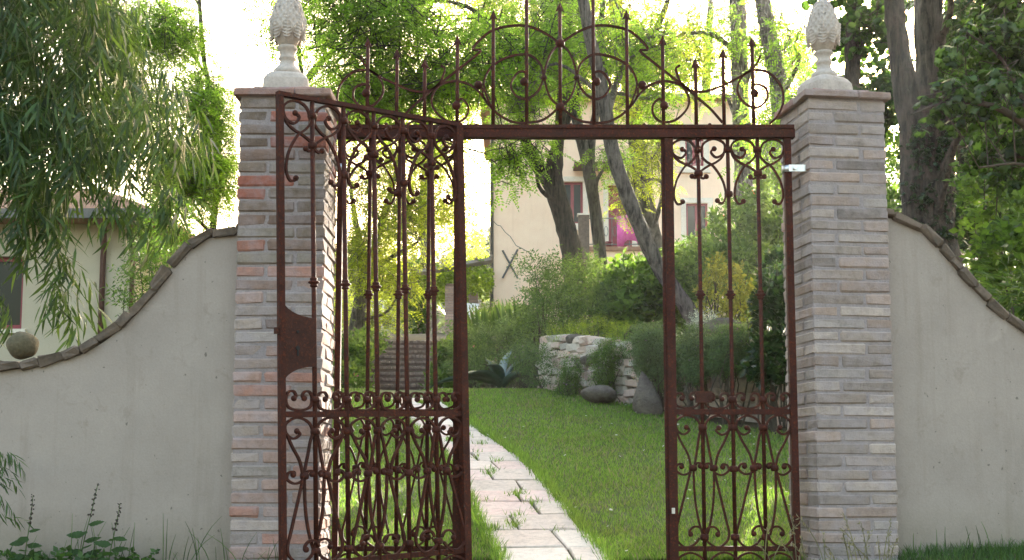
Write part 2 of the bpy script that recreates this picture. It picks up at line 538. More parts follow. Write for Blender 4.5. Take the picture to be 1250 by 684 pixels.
# ------------------------------------------------------------------ brick pillars
PW, BL, BS, CH = .43, .282, .138, .0648
brick_long = [mesh('brick', *chamfer_box(BL, BS, CH - .009, .008, .0036, 10 + i)) for i in range(12)]
for me in brick_long: me.materials.append(M['brick'])
BRICK_K = .90
def pick(pal):
    c = random.choice(pal); j = random.uniform(.82, 1.14) * BRICK_K
    return tuple(q * j for q in c)
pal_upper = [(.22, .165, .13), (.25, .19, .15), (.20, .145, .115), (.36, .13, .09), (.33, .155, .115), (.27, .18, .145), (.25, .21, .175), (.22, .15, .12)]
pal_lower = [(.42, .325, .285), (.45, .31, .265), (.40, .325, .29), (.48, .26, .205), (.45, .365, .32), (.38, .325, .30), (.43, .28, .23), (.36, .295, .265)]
pal_right = [(.36, .29, .255), (.41, .335, .295), (.33, .27, .24), (.43, .355, .315), (.35, .27, .235), (.40, .30, .255), (.25, .205, .185), (.38, .325, .30)]
def pillar(label, origin, yaw, ztop, zbot, pals):
    """origin: front left corner; local x along the front, y towards the garden"""
    t = thing('brick_pillar', label, 'pillar', (origin[0], origin[1], zbot), yaw)
    H = ztop - zbot
    n = int(math.ceil(H / CH))
    core = MB().box((.0065, .0065, -.3), (PW - .0065, PW - .0065, H + .004))
    obj('mortar_core', core.mesh('mortar_core'), M['mortar'], t)
    for i in range(n):
        z = H - (i + .5) * CH
        mir = i % 2
        spots = [(BL / 2, BS / 2, 0), (PW - BS / 2, BL / 2, 1), (PW - BL / 2, PW - BS / 2, 0), (BS / 2, PW - BL / 2, 1)]
        for (x, yy, ro) in spots:
            if mir: x = PW - x
            f = i / n
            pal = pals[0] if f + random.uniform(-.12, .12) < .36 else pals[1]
            bo = obj('brick', random.choice(brick_long), None, t, (x + random.uniform(-.002, .002), yy + random.uniform(-.003, .003), z + random.uniform(-.0015, .0015)),
                (random.choice((0, math.pi)), 0, ro * math.pi / 2 + random.uniform(-.012, .012)), (random.uniform(.975, 1.005), random.uniform(.97, 1.02), random.uniform(.93, 1.03)), color=pick(pal))
    # capping: a projecting course and a smaller one on top
    red = [(.36, .20, .16), (.33, .23, .19), (.38, .24, .20), (.30, .22, .19)]
    for (w, z0, h, no) in ((PW + .052, H + .002, .044, 0), (PW - .11, H + .047, .028, 1)):
        o = (PW - w) / 2
        l, s = w * .62, w * .375
        for k, (x, yy, ro) in enumerate([(l / 2, s / 2, 0), (w - s / 2, l / 2, 1), (w - l / 2, w - s / 2, 0), (s / 2, w - l / 2, 1)]):
            if no: x = w - x
            me = mesh('capping_brick', *chamfer_box(l, s, h - .004, .006, .003, 60 + k + 9 * no))
            obj('capping_brick', me, M['brick'], t, (o + x, o + yy, z0 + h / 2), (0, 0, ro * math.pi / 2), color=pick(red))
        obj('capping_core', MB().box((o + .02, o + .02, z0 + .002), (o + w - .02, o + w - .02, z0 + h - .006)).mesh('capping_core'), M['mortar'], t)
    return t, H
LPX0 = P(286, 400, 6.19)[0]; LPT = P(340, 119, 6.19)[2]
RPX0 = P(993, 400, 6.58)[0]; RPT = P(1040, 121, 6.6)[2]
RYAW = R(8)
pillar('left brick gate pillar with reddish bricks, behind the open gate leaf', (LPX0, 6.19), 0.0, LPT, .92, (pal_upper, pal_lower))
pillar('right brick gate pillar of pale grey bricks', (RPX0, 6.58), RYAW, RPT, .95, (pal_right, pal_right))

# ------------------------------------------------------------------ pine cone finials
def finial(label, loc, rz):
    t = thing('pine_cone_finial', label, 'finial', loc, rz, 'finials on the gate pillars')
    t.scale = (1.06, 1.06, 1.14)
    # square plinth with rounded shoulders
    prof = [(.110, 0), (.110, .028), (.107, .055), (.098, .075), (.082, .088), (.05, .094)]
    V = []; F = []
    n = 32
    for r, z in prof:
        for k in range(n):
            a = 2 * math.pi * k / n + .0001
            c, s = math.cos(a), math.sin(a)
            e = .28 if z < .06 else .45
            V.append((r * math.copysign(abs(c) ** e, c), r * math.copysign(abs(s) ** e, s), z))
    for i in range(len(prof) - 1):
        for k in range(n):
            F.append((i * n + k, i * n + (k + 1) % n, (i + 1) * n + (k + 1) % n, (i + 1) * n + k))
    F.append(tuple(range(n))[::-1]); F.append(tuple((len(prof) - 1) * n + k for k in range(n)))
    obj('plinth', mesh('plinth', V, F), M['limestone'], t)
    pr = [(.066, .090), (.068, .104), (.064, .116), (.052, .124), (.045, .131), (.037, .143), (.034, .158), (.040, .164), (.042, .170), (.038, .176), (.036, .190),
          (.041, .206), (.048, .212), (.048, .220), (.044, .226)]
    obj('stem', mesh('stem', *lathe(pr, 24), True), M['limestone'], t)
    z0, Hc = .222, .262
    def rad(u):
        return .079 * (max(0.0, math.sin(math.pi * min(.5, .12 + u * 1.05)))) ** .75 if u < .36 else .079 * max(.02, (1 - ((u - .36) / .66) ** 1.9)) ** .62
    core = obj('cone', mesh('cone', *lathe([(max(.004, rad(u) * .93), z0 + Hc * u) for u in np.linspace(0, 1, 16)], 24), True), M['limestone'], t)
    # diamond scales with a raised tip, each its own piece
    def scale_mesh(w, h):
        V = [(0, .004, -h * .5), (w * .5, 0, 0), (0, .004, h * .55), (-w * .5, 0, 0), (0, -.0075, -h * .05),
             (w * .27, -.003, -h * .27), (w * .27, -.003, h * .27), (-w * .27, -.003, h * .27), (-w * .27, -.003, -h * .27)]
        F = [(0, 5, 4), (5, 1, 4), (1, 6, 4), (6, 2, 4), (2, 7, 4), (7, 3, 4), (3, 8, 4), (8, 0, 4)]
        return mesh('scale', V, F)
    def leaf_mesh(w, h):
        V = []; F = []
        ns = 7
        for i in range(ns + 1):
            u = i / ns
            hw = w * .5 * (math.sin(math.pi * (.13 + .86 * u)) ** .6)
            zz = -h * .5 + h * u
            V += [(-hw, .006, zz + .012), (-hw * .5, -.004, zz + .004), (0, -.012, zz), (hw * .5, -.004, zz + .004), (hw, .006, zz + .012)]
            V += [(-hw, .010, zz + .012 + h / ns * .5), (-hw * .5, .003, zz + .004 + h / ns * .5), (0, -.009, zz + h / ns * .5), (hw * .5, .003, zz + .004 + h / ns * .5), (hw, .010, zz + .012 + h / ns * .5)]
        for i in range(2 * ns + 1):
            for k in range(4):
                F.append((i * 5 + k, i * 5 + k + 1, i * 5 + 5 + k + 1, i * 5 + 5 + k))
        return mesh('carved_leaf', V, F)
    lm = leaf_mesh(.062, .105); lm.materials.append(M['limestone'])
    for k in range(8):
        a = 2 * math.pi * k / 8
        u = .30
        r = rad(u) * .99
        o = obj('carved_leaf', lm, None, core, (r * math.sin(a), -r * math.cos(a), z0 + Hc * u), (R(4), 0, a))
    for row in range(9):
        u = .30 + row * .078
        n = 16 if row < 5 else (12 if row < 7 else 8)
        r = rad(u)
        sl = math.atan2(rad(u - .04) - rad(u + .04), Hc * .08)
        sm = scale_mesh(2 * math.pi * r / n * 1.06, .047); sm.materials.append(M['limestone'])
        for k in range(n):
            a = 2 * math.pi * (k + .5 * (row % 2)) / n
            if row < 2 and (k * 8 / n) % 1 < .01 and row == 0: continue
            obj('scale', sm, None, core, (r * math.sin(a), -r * math.cos(a), z0 + Hc * u), (-sl, 0, a))
    return t
finial('pale stone pine cone finial on the left brick pillar', (LPX0 + PW / 2 - .022, 6.19 + PW / 2, LPT + .074), .12)
rc = Vector((RPX0, 6.58)) + Vector((math.cos(RYAW) * PW / 2 - math.sin(RYAW) * PW / 2, math.sin(RYAW) * PW / 2 + math.cos(RYAW) * PW / 2))
finial('pale stone pine cone finial on the right brick pillar', (rc.x - .03, rc.y, RPT + .074), RYAW + .35)

# ------------------------------------------------------------------ rendered garden walls with coping
def garden_wall(label, prof_px, Yf, yaw_origin, yaw, thick, zbot, side):
    """prof_px: pixels of the wall's top edge; the wall stands in a vertical plane turned by yaw about yaw_origin"""
    pts = []
    for px, py in prof_px:
        # intersect the view ray with the wall plane
        x = (px - 625) / FPX; yv = (PPY - py) / FPX
        d = np.array((x, math.cos(TILT) - yv * math.sin(TILT), math.sin(TILT) + yv * math.cos(TILT)))
        nrm = np.array((-math.sin(yaw), math.cos(yaw), 0))
        o = np.array((yaw_origin, Yf, 0)); c0 = np.array((0, 0, CAMZ))
        s = np.dot(o - c0, nrm) / np.dot(d, nrm)
        p = c0 + d * s
        u = (p - o) @ np.array((math.cos(yaw), math.sin(yaw), 0))
        pts.append((u, p[2]))
    pts.sort()
    cr = catmull([np.array(p) for p in pts], 5)
    t = thing('garden_wall', label, 'wall', (yaw_origin, Yf, zbot), yaw)
    V = []; F = []
    for u, z in cr:
        z -= .04
        V += [(u, 0, -.3), (u, 0, z - zbot), (u, thick, z - zbot), (u, thick, -.3)]
    for i in range(len(cr) - 1):
        a = 4 * i; b = a + 4
        F += [(a, b, b + 1, a + 1), (a + 1, b + 1, b + 2, a + 2), (a + 2, b + 2, b + 3, a + 3)]
    F += [(0, 1, 2, 3), tuple(4 * (len(cr) - 1) + q for q in (3, 2, 1, 0))]
    obj('plaster_body', mesh('plaster_body', V, F), M['plaster'], t)
    # coping tiles, one by one along the curve
    P2 = np.array(cr); seg = np.linalg.norm(np.diff(P2, axis=0), axis=1); cum = np.concatenate([[0], np.cumsum(seg)])
    s = 0.0; k = 0
    while s < cum[-1] - .03:
        l = min(random.uniform(.07, .17), cum[-1] - s)
        a = np.array([np.interp(s, cum, P2[:, q]) for q in (0, 1)]); b = np.array([np.interp(s + l, cum, P2[:, q]) for q in (0, 1)])
        c = (a + b) / 2; dirv = b - a; ang = math.atan2(dirv[1], dirv[0])
        V, F = chamfer_box(np.linalg.norm(dirv) - .002, thick + .06, .046, .009, .008, 300 + k + side * 77)
        obj('coping_tile', mesh('coping_tile', V, F), M['coping'], t,
            (c[0], thick / 2 + random.uniform(-.006, .004), c[1] - zbot - .018 + random.uniform(-.005, .004)), (random.uniform(-.03, .03), -ang + random.uniform(-.05, .05), random.uniform(-.02, .02)))
        s += l; k += 1
    return t
lw_prof = [(-420, 452), (-200, 449), (-60, 446), (0, 443), (35, 439), (62, 434), (92, 426), (122, 411), (152, 388), (180, 359), (203, 326), (224, 302), (250, 284), (270, 278), (287, 275), (310, 273)]
garden_wall('left plastered garden wall sweeping up to the brick pillar', lw_prof, 6.30, LPX0, 0.0, .26, 1.0, 0)
rw_prof = [(1062, 254), (1088, 258), (1100, 261), (1114, 267), (1132, 280), (1152, 302), (1172, 327), (1197, 353), (1222, 376), (1250, 398), (1300, 425), (1380, 445), (1500, 452), (1700, 456)]
RW0 = (RPX0 + PW * math.cos(RYAW), 6.58 + PW * math.sin(RYAW) + .10)
garden_wall('right plastered garden wall curving down from the pale brick pillar', rw_prof, RW0[1], RW0[0] - .012, RYAW, .26, 1.05, 1)

# stone ball on the left wall
bp = P(28, 422, 6.43)
V, F = ball((0, 0, 0), .078, 20, 14)
V = [tuple(np.array(v) * (1 + .05 * math.sin(v[0] * 60) * math.cos(v[2] * 50 + v[1] * 40)) * np.array((1, 1, .9))) for v in V]
tag(obj('stone_ball', mesh('stone_ball', V, F, True), M['mossball'], None, bp), 'mossy round stone ball on the left wall coping', 'stone ball')
# ------------------------------------------------------------------ wrought iron
GYF = 6.66                       # fixed frame plane
b0 = .1605
UP = [([(.49, .38), (.585, .50), (.42, .68), (.17, .55), (.13, .22), (.46, .04), (.81, .19), (.92, .57), (.77, .80), (.52, 1.0), (.25, 1.47), (.16, 1.95), (.26, 2.24), (.42, 2.24)], [(.47, .38), (.45, 2.17)]),
      ([(.11, .43), (.20, .66), (.42, .84), (.68, .96), (.97, 1.16), (1.0, 1.30), (.86, 1.38), (.76, 1.32)], [(.76, 1.32)])]
MIDU = [([(.33, .33), (.40, .40), (.33, .52), (.16, .50), (.09, .30), (.18, .10), (.5, .02), (.82, .10), (.91, .30), (.84, .50), (.67, .52), (.60, .40), (.67, .33)], [(.34, .34), (.66, .34)])]
LOW = [([(.47, .42), (.55, .53), (.36, .66), (.15, .52), (.13, .22), (.45, .03), (.78, .14), (.93, .42), (.86, .75), (.78, 1.2), (.68, 1.72)], [(.46, .43)]),
       ([(.12, .5), (.3, .9), (.52, 1.3), (.63, 1.72)], []),
       ([(.64, 1.78), (.55, 1.92), (.33, 1.97), (.13, 1.82), (.18, 1.65), (.33, 1.62), (.36, 1.70)], [(.32, 1.71)]),
       ([(.68, 1.74), (.77, 1.61), (.9, 1.63), (.91, 1.71)], [(.87, 1.71)]),
       ([(.64, 1.8), (.45, 2.6), (.24, 3.5), (.16, 3.85), (.22, 4.12), (.5, 4.34), (.8, 4.22), (.95, 4.02)], []),
       ([(.68, 1.8), (.71, 2.6), (.78, 3.2), (.88, 3.66), (.97, 3.95)], []),
       ([(.95, 3.88), (.85, 3.71), (.66, 3.68), (.52, 3.80), (.50, 3.93), (.57, 3.98)], [(.54, 3.92)]),
       ([(.07, 4.95), (.13, 4.68), (.5, 4.52), (.87, 4.68), (.93, 4.95)], [])]
mesh_cache = {}
def scroll_mesh(key, pts, balls, b, sy, mir, up):
    k = (key, round(b, 4), round(sy, 4), mir)
    if k not in mesh_cache:
        f = (lambda p: ((1 - p[0] if mir else p[0]) * b, (1 if up else -1) * p[1] * sy))
        me = mesh('scroll', *ribbon(catmull([f(p) for p in pts], 5), .0108, .015))
        me.materials.append(M['rust'])
        bm = []
        for c in balls:
            q = f(c)
            m2 = mesh('scroll_knob', *ball((q[0], 0, q[1]), .0145), True); m2.materials.append(M['rust']); bm.append(m2)
        mesh_cache[k] = (me, bm)
    return mesh_cache[k]
def put_scroll(parent, key, pts, balls, b, sy, mir, up, x, z):
    me, bm = scroll_mesh(key, pts, balls, b, sy, mir, up)
    o = obj('scroll', me, None, parent, (x, random.uniform(-.002, .002), z), (random.uniform(-.02, .02), random.uniform(-.03, .03), random.uniform(-.05, .05)))
    for m2 in bm: obj('scroll_knob', m2, None, o)

def collar_mesh(r, h, kind=0):
    if kind == 0: pr = [(r * 1.0, -h), (r * 1.75, -h * .75), (r * 1.9, 0), (r * 1.75, h * .75), (r * 1.0, h)]
    else: pr = [(r, -h), (r * 1.5, -h * .8), (r * 1.5, -h * .55), (r * 1.2, -h * .4), (r * 2.2, -h * .1), (r * 2.2, h * .15), (r * 1.25, h * .4), (r * 1.5, h * .6), (r * 1.4, h * .85), (r, h)]
    me = mesh('collar', *lathe(pr, 10), True); me.materials.append(M['rust']); return me
col_s = collar_mesh(.0125, .017); col_k = collar_mesh(.0125, .024, 1)
def tip_mesh():
    V = [(0, 0, .062), (-.024, 0, .004), (-.006, 0, .016), (.006, 0, .016), (.024, 0, .004), (0, -.012, .020), (0, .012, .020)]
    F = [(0, 1, 5), (1, 2, 5), (2, 3, 5), (3, 4, 5), (4, 0, 5), (0, 6, 1), (1, 6, 2), (2, 6, 3), (3, 6, 4), (4, 6, 0)]
    me = mesh('spear_tip', V, F); me.materials.append(M['rust']); return me
tip = tip_mesh()

def panel(parent, x0, W, nb, zt, zm, zb, ze, zk, br_r=.0104):
    """bars, rails and scrolls of one grille; local x along it, z up; bays run A B A B, mirrored in pairs"""
    b = W / nb
    sy_low = (zm - zb - .018) / 4.36
    for i in range(1, nb):
        br = obj('bar', MB().cyl((x0 + i * b, 0, ze), (x0 + i * b, 0, zt), br_r, n=10).mesh('bar', True), M['rust'], parent)
        nodes = [(zk, col_k), (zm + .016 + .30 * b, col_s), (zm - .016 - .42 * sy_low, col_s), (zm - .016 - 4.0 * sy_low, col_s), (zt - .4 * b, col_s)]
        nodes.append((zt - (1.22 if i % 2 else 1.92) * b, col_s))
        if i % 2 == 0: nodes.append((zm - .016 - 1.78 * sy_low, col_s))
        for z, me in nodes: obj('collar', me, None, br, (x0 + i * b, 0, z))
    knot = collar_mesh(.0115, .017)
    for i in range(nb):
        mir = i % 2; x = x0 + i * b
        for k, (pts, bl) in enumerate(UP): put_scroll(parent, 'u%d' % k, pts, bl, b, b, mir, False, x, zt)
        for k, (pts, bl) in enumerate(MIDU): put_scroll(parent, 'm%d' % k, pts, bl, b, b, mir, True, x, zm + .014)
        for k, (pts, bl) in enumerate(LOW): put_scroll(parent, 'l%d' % k, pts, bl, b, sy_low, mir, False, x, zm - .014)
        obj('knot', knot, None, parent, (x + (.34 if mir else .66) * b, 0, zm - .014 - 1.76 * sy_low))
    obj('rail', MB().box((x0 + .012, -.010, zm - .014), (x0 + W - .012, .010, zm + .014)).mesh('rail'), M['rust'], parent)
    obj('rail', MB().box((x0 + .012, -.0095, zb - .013), (x0 + W - .012, .0095, zb + .013)).mesh('rail'), M['rust'], parent)

# ---- fixed frame with transom, side grilles and crest
fx = lambda px, y=400: P(px, y, GYF)[0]
fz = lambda py: P(690, py, GYF)[2]
ZG = 1.06
frame = thing('iron_gateway', 'rusty fixed iron frame with crossbar, side grilles and spear crest', 'gateway', (0, GYF, 0))
zt, zm, zb, zk, ze = fz(169), fz(503), fz(670), fz(360), ZG
xl0, xl1, xr0, xr1 = fx(413), fx(559), fx(819), fx(966)
for (xa, xb) in ((xl0, xl1), (xr0, xr1)):
    panel(frame, xa, xb - xa, 4, zt, zm, zb, ze, zk)
for x, w in ((xl0, .030), (xl1, .046), (xr0, .044), (xr1, .036)):
    obj('stile', MB().box((x - w / 2, -.020, ZG - .1), (x + w / 2, .020, zt - .001)).mesh('stile'), M['rust'], frame)
obj('stile_flange', MB().box((xr0 - .040, -.004, ZG - .1), (xr0 - .0225, .004, zt - .003)).mesh('stile_flange'), M['rust'], frame)
tb = MB().box((fx(405, 160), -.030, zt), (fx(969, 160), .030, zt + .046)).box((fx(406, 160), -.036, zt + .047), (fx(968, 160), .034, zt + .066))
obj('transom', tb.mesh('transom'), M['rust'], frame)
ztt = zt + .066
for px in (472, 581, 697, 786, 866):
    V, F = ball((fx(px, 150), -.01, ztt + .004), .011, 8, 4)
    obj('rivet', mesh('rivet', V, F, True), M['rust'], frame)
CX = 684
Q = lambda px, py: np.array((P(px, py, GYF)[0], P(px, py, GYF)[2]))
for off, ty in ((0, 5), (41, -22), (82, 15), (126, 46), (166, 74), (200, 62), (236, 48)):
    for s in ((1,) if off == 0 else (-1, 1)):
        x = fx(CX + s * off, 150); z1 = fz(ty) - .05
        br = obj('spear_bar', MB().cyl((x, 0, ztt - .002), (x, 0, z1 + .02), .0100, n=8).mesh('spear_bar', True), M['rust'], frame)
        obj('spear_tip', tip, None, br, (x, 0, z1), (0, random.uniform(-.04, .04), random.uniform(-.2, .2)), (1.05, 1.2, 1.05))
crest = {
 'end spiral': ([(447, 113), (451, 106), (444, 103), (433, 108), (432, 121), (443, 131), (458, 127), (468, 112), (463, 95), (449, 86), (430, 89), (415, 105), (412, 124), (419, 142), (428, 151)], [(447, 114)]),
 'end wave': ([(440, 68), (443, 76), (446, 80), (451, 86), (466, 95), (483, 103), (500, 110), (516, 112.5), (528, 109), (537, 101), (541, 92), (543, 84), (538, 80)], []),
 'diagonal': ([(486, 150), (500, 134), (517, 119), (535, 104), (553, 90), (572, 75), (587, 62), (577, 60), (589, 46), (602, 37), (622, 32), (643, 32), (664, 40), (683, 53)], []),
 'inner spiral': ([(557, 128), (563, 121), (571, 129), (570, 141), (560, 149), (544, 147), (530, 134), (527, 120), (535, 106), (549, 100), (562, 100), (576, 105), (587, 115), (597, 129), (610, 141), (626, 149), (645, 150), (664, 146), (682, 132)], [(557, 129)]),
 'round spiral': ([(641, 99), (642, 89), (632, 89), (623.5, 104), (630, 117), (642, 121), (656, 112), (663, 95), (659, 78), (644, 67), (620, 70), (600, 82), (591, 99), (593, 115), (600, 132)], [(640, 100)]),
 'bud': ([(597, 129), (590, 118), (589, 109), (585, 104)], [(584, 104)]),
 'half oval': ([(684, 53), (672, 66), (664.5, 92), (671, 118), (684, 131)], [(664, 95)]),
}
for key, (pts, bl) in crest.items():
    for s in (-1, 1):
        f = (lambda p: Q(p[0] if s < 0 else 2 * CX - p[0], p[1]))
        o = obj('crest_scroll', mesh('crest_scroll', *ribbon(catmull([f(p) for p in pts], 5), .0108, .015)), M['rust'], frame)
        for c in bl:
            q = f(c)
            obj('scroll_knob', mesh('scroll_knob', *ball((q[0], 0, q[1]), .024 if key != 'half oval' else .017), True), M['rust'], o)
for py in (53, 131):
    V, F = ball((fx(684, 150), 0, fz(py)), .026, 8, 5)
    obj('crest_knot', mesh('crest_knot', V, F, True), M['rust'], frame)
# latch keeper and small plate
obj('latch_keeper', MB().box((xr0 - .012, -.035, fz(627)), (xr0 + .004, -.021, fz(620))).mesh('latch_keeper'), M['steel'], frame)
kp = MB().box((fx(848, 480), -.026, fz(492)), (fx(868, 480), -.013, fz(478)))
kp.cyl((fx(850, 480), -.02, fz(482)), (fx(850, 480), -.034, fz(482)), .012, n=8).cyl((fx(866, 480), -.02, fz(486)), (fx(866, 480), -.034, fz(486)), .010, n=8)
obj('catch_plate', kp.mesh('catch_plate'), M['rust_plate'], frame)

# zinc clamps fixing the frame to the pillars
def clamp(label, x, z, wdir, bolt):
    c = thing('pipe_clamp', label, 'clamp', (x, GYF, z))
    mb = MB()
    for t in (.0,):
        V, F = lathe([(.026, -.017), (.030, -.017), (.030, .017), (.026, .017)], 14)
        mb.add(V, F)
    obj('band', mb.mesh('band', True), M['steel'], c)
    obj('plate', MB().box((min(0, wdir), -.034, -.018), (max(0, wdir), -.027, .018)).mesh('plate'), M['steel'], c)
    obj('bolt', MB().cyl((bolt, -.026, 0), (bolt, -.050, 0), .011, n=6).mesh('bolt'), M['steel'], c)
clamp('zinc clamp fixing the iron frame to the left pillar', xl0, fz(205), -.035, -.022)
clamp('zinc clamp fixing the iron frame to the right pillar', xr1, fz(207), .100, .030)

# ---- the open leaf
hp = np.array((fx(567), 6.605)); fe = np.array(((343 - 625) / FPX * 5.93 * .995, 5.93))
d = fe - hp; LW = float(np.linalg.norm(d)); ang = math.atan2(d[1], d[0])
lz = lambda py: P(563, py, 6.605)[2]
leaf = thing('iron_gate_leaf', 'rusty scrollwork gate leaf swung open in front of the left pillar', 'gate', (hp[0], hp[1], 0))
zt2, zm2, zb2, zk2 = lz(157), lz(505), lz(672), lz(358)
SAG = .032 / LW
# sag: the free end has dropped; tilt about the hinge foot
leaf.rotation_euler = (Matrix.Rotation(ang, 3, 'Z') @ Matrix.Rotation(SAG, 3, 'Y')).to_euler()
shift = Vector((0, 0, zm2)) - Matrix.Rotation(SAG, 3, 'Y') @ Vector((0, 0, zm2))
leaf.location = Vector((hp[0], hp[1], 0)) + Matrix.Rotation(ang, 3, 'Z') @ shift
panel(leaf, 0, LW, 6, zt2, zm2, zb2, ZG + .05, zk2, .0115)
obj('stile', MB().box((-.020, -.020, ZG + .03), (.022, .020, zt2)).mesh('stile'), M['rust'], leaf)
obj('stile', MB().box((LW - .014, -.015, ZG + .03), (LW + .014, .015, zt2)).mesh('stile'), M['rust'], leaf)
obj('rail', MB().box((-.020, -.016, zt2 + .001), (LW + .014, .016, zt2 + .022)).mesh('rail'), M['rust'], leaf)
# lock plate with hollowed top and bottom edges
bw = LW / 6
xa, xb = LW - bw, LW
za1, za0, zb1_, zb0_ = lz(398), lz(452), lz(377), lz(474)
ptsT = [(xb - bw * (1 - math.cos(t)), za1 + (zb1_ - za1) * (1 - math.sin(t))) for t in np.linspace(0, math.pi / 2, 9)]
ptsB = [(xb - bw * (1 - math.cos(t)), za0 - (za0 - zb0_) * (1 - math.sin(t))) for t in np.linspace(math.pi / 2, 0, 9)]
ring = ptsT + ptsB
n = len(ring)
V = [(x, -.012, z) for x, z in ring] + [(x, .012, z) for x, z in ring]
F = [tuple(range(n)), tuple(range(n, 2 * n))[::-1]] + [(i, (i + 1) % n, n + (i + 1) % n, n + i) for i in range(n)]
lp = obj('lock_plate', mesh('lock_plate', V, F), M['rust_plate'], leaf)
kh = MB()
for sy in (-1, 1):
    kh.cyl((LW - bw * .45, sy * .012, lz(432)), (LW - bw * .45, sy * .016, lz(432)), .011, n=10)
    kh.box((LW - bw * .45 - .004, min(sy * .012, sy * .016), lz(441)), (LW - bw * .45 + .004, max(sy * .012, sy * .016), lz(433)))
    kh.cyl((LW - bw * .45, sy * .012, lz(414)), (LW - bw * .45, sy * .017, lz(414)), .007, n=8)
obj('keyhole', kh.mesh('keyhole'), M['dark_in'], lp)
obj('latch_bolt', MB().box((LW + .010, -.010, lz(417)), (LW + .034, .010, lz(410))).mesh('latch_bolt'), M['rust_plate'], lp)
BRICK_K = 1.0
# ------------------------------------------------------------------ main house
HY = 42.0
def hx(px, py=300): return P(px, py, HY)[0]
def hz(py, px=700): return P(px, py, HY)[2]
house = thing('farmhouse', 'pink cream farmhouse with red framed windows behind the trees', 'house', (hx(598), HY, 5.4))
HX0, HX1, HZ0, HZ1 = 0.0, hx(898) - hx(598), 0.0, hz(122) - 5.4
ox, oz = hx(598), 5.4
# front wall as a shell with real openings
wins = [('window', 686, 222, 712, 273), ('door', 743, 226, 772, 302), ('window', 838, 248, 865, 297), ('window', 838, 166, 861, 203)]
rects = []
for k, x0, y0, x1, y1 in wins:
    rects.append((k, hx(x0) - ox, hz(y1) - oz, hx(x1) - ox, hz(y0) - oz))
xs = sorted({0.0, HX1} | {r[1] for r in rects} | {r[3] for r in rects}); zs = sorted({-1.5, HZ1} | {r[2] for r in rects} | {r[4] for r in rects})
wb = MB()
for i in range(len(xs) - 1):
    for j in range(len(zs) - 1):
        cx, cz = (xs[i] + xs[i + 1]) / 2, (zs[j] + zs[j + 1]) / 2
        if any(r[1] < cx < r[3] and r[2] < cz < r[4] for r in rects): continue
        wb.add([(xs[i], 0, zs[j]), (xs[i + 1], 0, zs[j]), (xs[i + 1], 0, zs[j + 1]), (xs[i], 0, zs[j + 1])], [(0, 1, 2, 3)])
for r in rects:   # reveals
    k, x0, z0, x1, z1 = r
    for a, b, c, dd in (((x0, z0), (x0, z1), 0, 0), ((x1, z1), (x1, z0), 0, 0), ((x0, z1), (x1, z1), 0, 0), ((x1, z0), (x0, z0), 0, 0)):
        wb.add([(a[0], 0, a[1]), (b[0], 0, b[1]), (b[0], .28, b[1]), (a[0], .28, a[1])], [(0, 1, 2, 3)])
for a, b in (((0, 0), (0, 8)), ((0, 8), (HX1, 8)), ((HX1, 8), (HX1, 0))):
    wb.add([(a[0], a[1], -1.5), (b[0], b[1], -1.5), (b[0], b[1], HZ1), (a[0], a[1], HZ1)], [(3, 2, 1, 0)])
obj('wall', wb.mesh('wall'), M['house'], house)
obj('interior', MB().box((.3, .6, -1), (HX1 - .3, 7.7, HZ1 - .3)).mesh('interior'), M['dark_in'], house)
# roof
e = .35
rv = [(-e, -e, HZ1 + .04), (HX1 + e, -e, HZ1 + .04), (HX1 + e, 8 + e, HZ1 + .04), (-e, 8 + e, HZ1 + .04), (2.6, 4, HZ1 + 1.5), (HX1 - 2.6, 4, HZ1 + 1.5),
      (-e, -e, HZ1 - .06), (HX1 + e, -e, HZ1 - .06), (HX1 + e, 8 + e, HZ1 - .06), (-e, 8 + e, HZ1 - .06)]
rf = obj('roof', mesh('roof', rv, [(0, 1, 5, 4), (1, 2, 5), (2, 3, 4, 5), (3, 0, 4), (6, 7, 1, 0), (7, 8, 2, 1), (8, 9, 3, 2), (9, 6, 0, 3), (9, 8, 7, 6)]), M['roof'], house)
obj('gutter', mesh('gutter', *tube([(-e, -e - .07, HZ1 + .02), (HX1 + e, -e - .07, HZ1 + .02)], [.06, .06], 8)), M['gutter'], rf)
for (k, x0, z0, x1, z1) in rects:
    w = obj(k, MB().box((x0, .20, z0), (x1, .24, z1)).mesh(k), M['red'] if k == 'door' else M['dark_in'], house)
    fr = MB()
    t = .075
    fr.box((x0, .12, z0), (x0 + t, .198, z1)).box((x1 - t, .12, z0), (x1, .198, z1)).box((x0 + t, .121, z0), (x1 - t, .197, z0 + t)).box((x0 + t, .121, z1 - t), (x1 - t, .197, z1))
    if k == 'window': fr.box(((x0 + x1) / 2 - .05, .115, z0 + t), ((x0 + x1) / 2 + .05, .196, z1 - t))
    obj('frame', fr.mesh('frame'), M['red'], w)
    if k == 'window':
        for a, b in ((x0 + t, (x0 + x1) / 2 - .05), ((x0 + x1) / 2 + .05, x1 - t)):
            obj('pane', MB().box((a, .16, z0 + t), (b, .168, z1 - t)).mesh('pane'), M['glass'], w)
    s = MB(); q = .17
    s.box((x0 - q, -.035, z0 - (.0 if k == 'door' else q)), (x0, -.002, z1 + q)).box((x1, -.035, z0 - (.0 if k == 'door' else q)), (x1 + q, -.002, z1 + q)).box((x0, -.035, z1), (x1, -.002, z1 + q))
    if k == 'window': s.box((x0, -.035, z0 - q), (x1, -.002, z0))
    obj('surround', s.mesh('surround'), M['trim'], w)
    if k == 'window': obj('sill', MB().box((x0 - .2, -.12, z0 - q - .07), (x1 + .2, -.003, z0 - q - .002)).mesh('sill'), M['trim'], w)
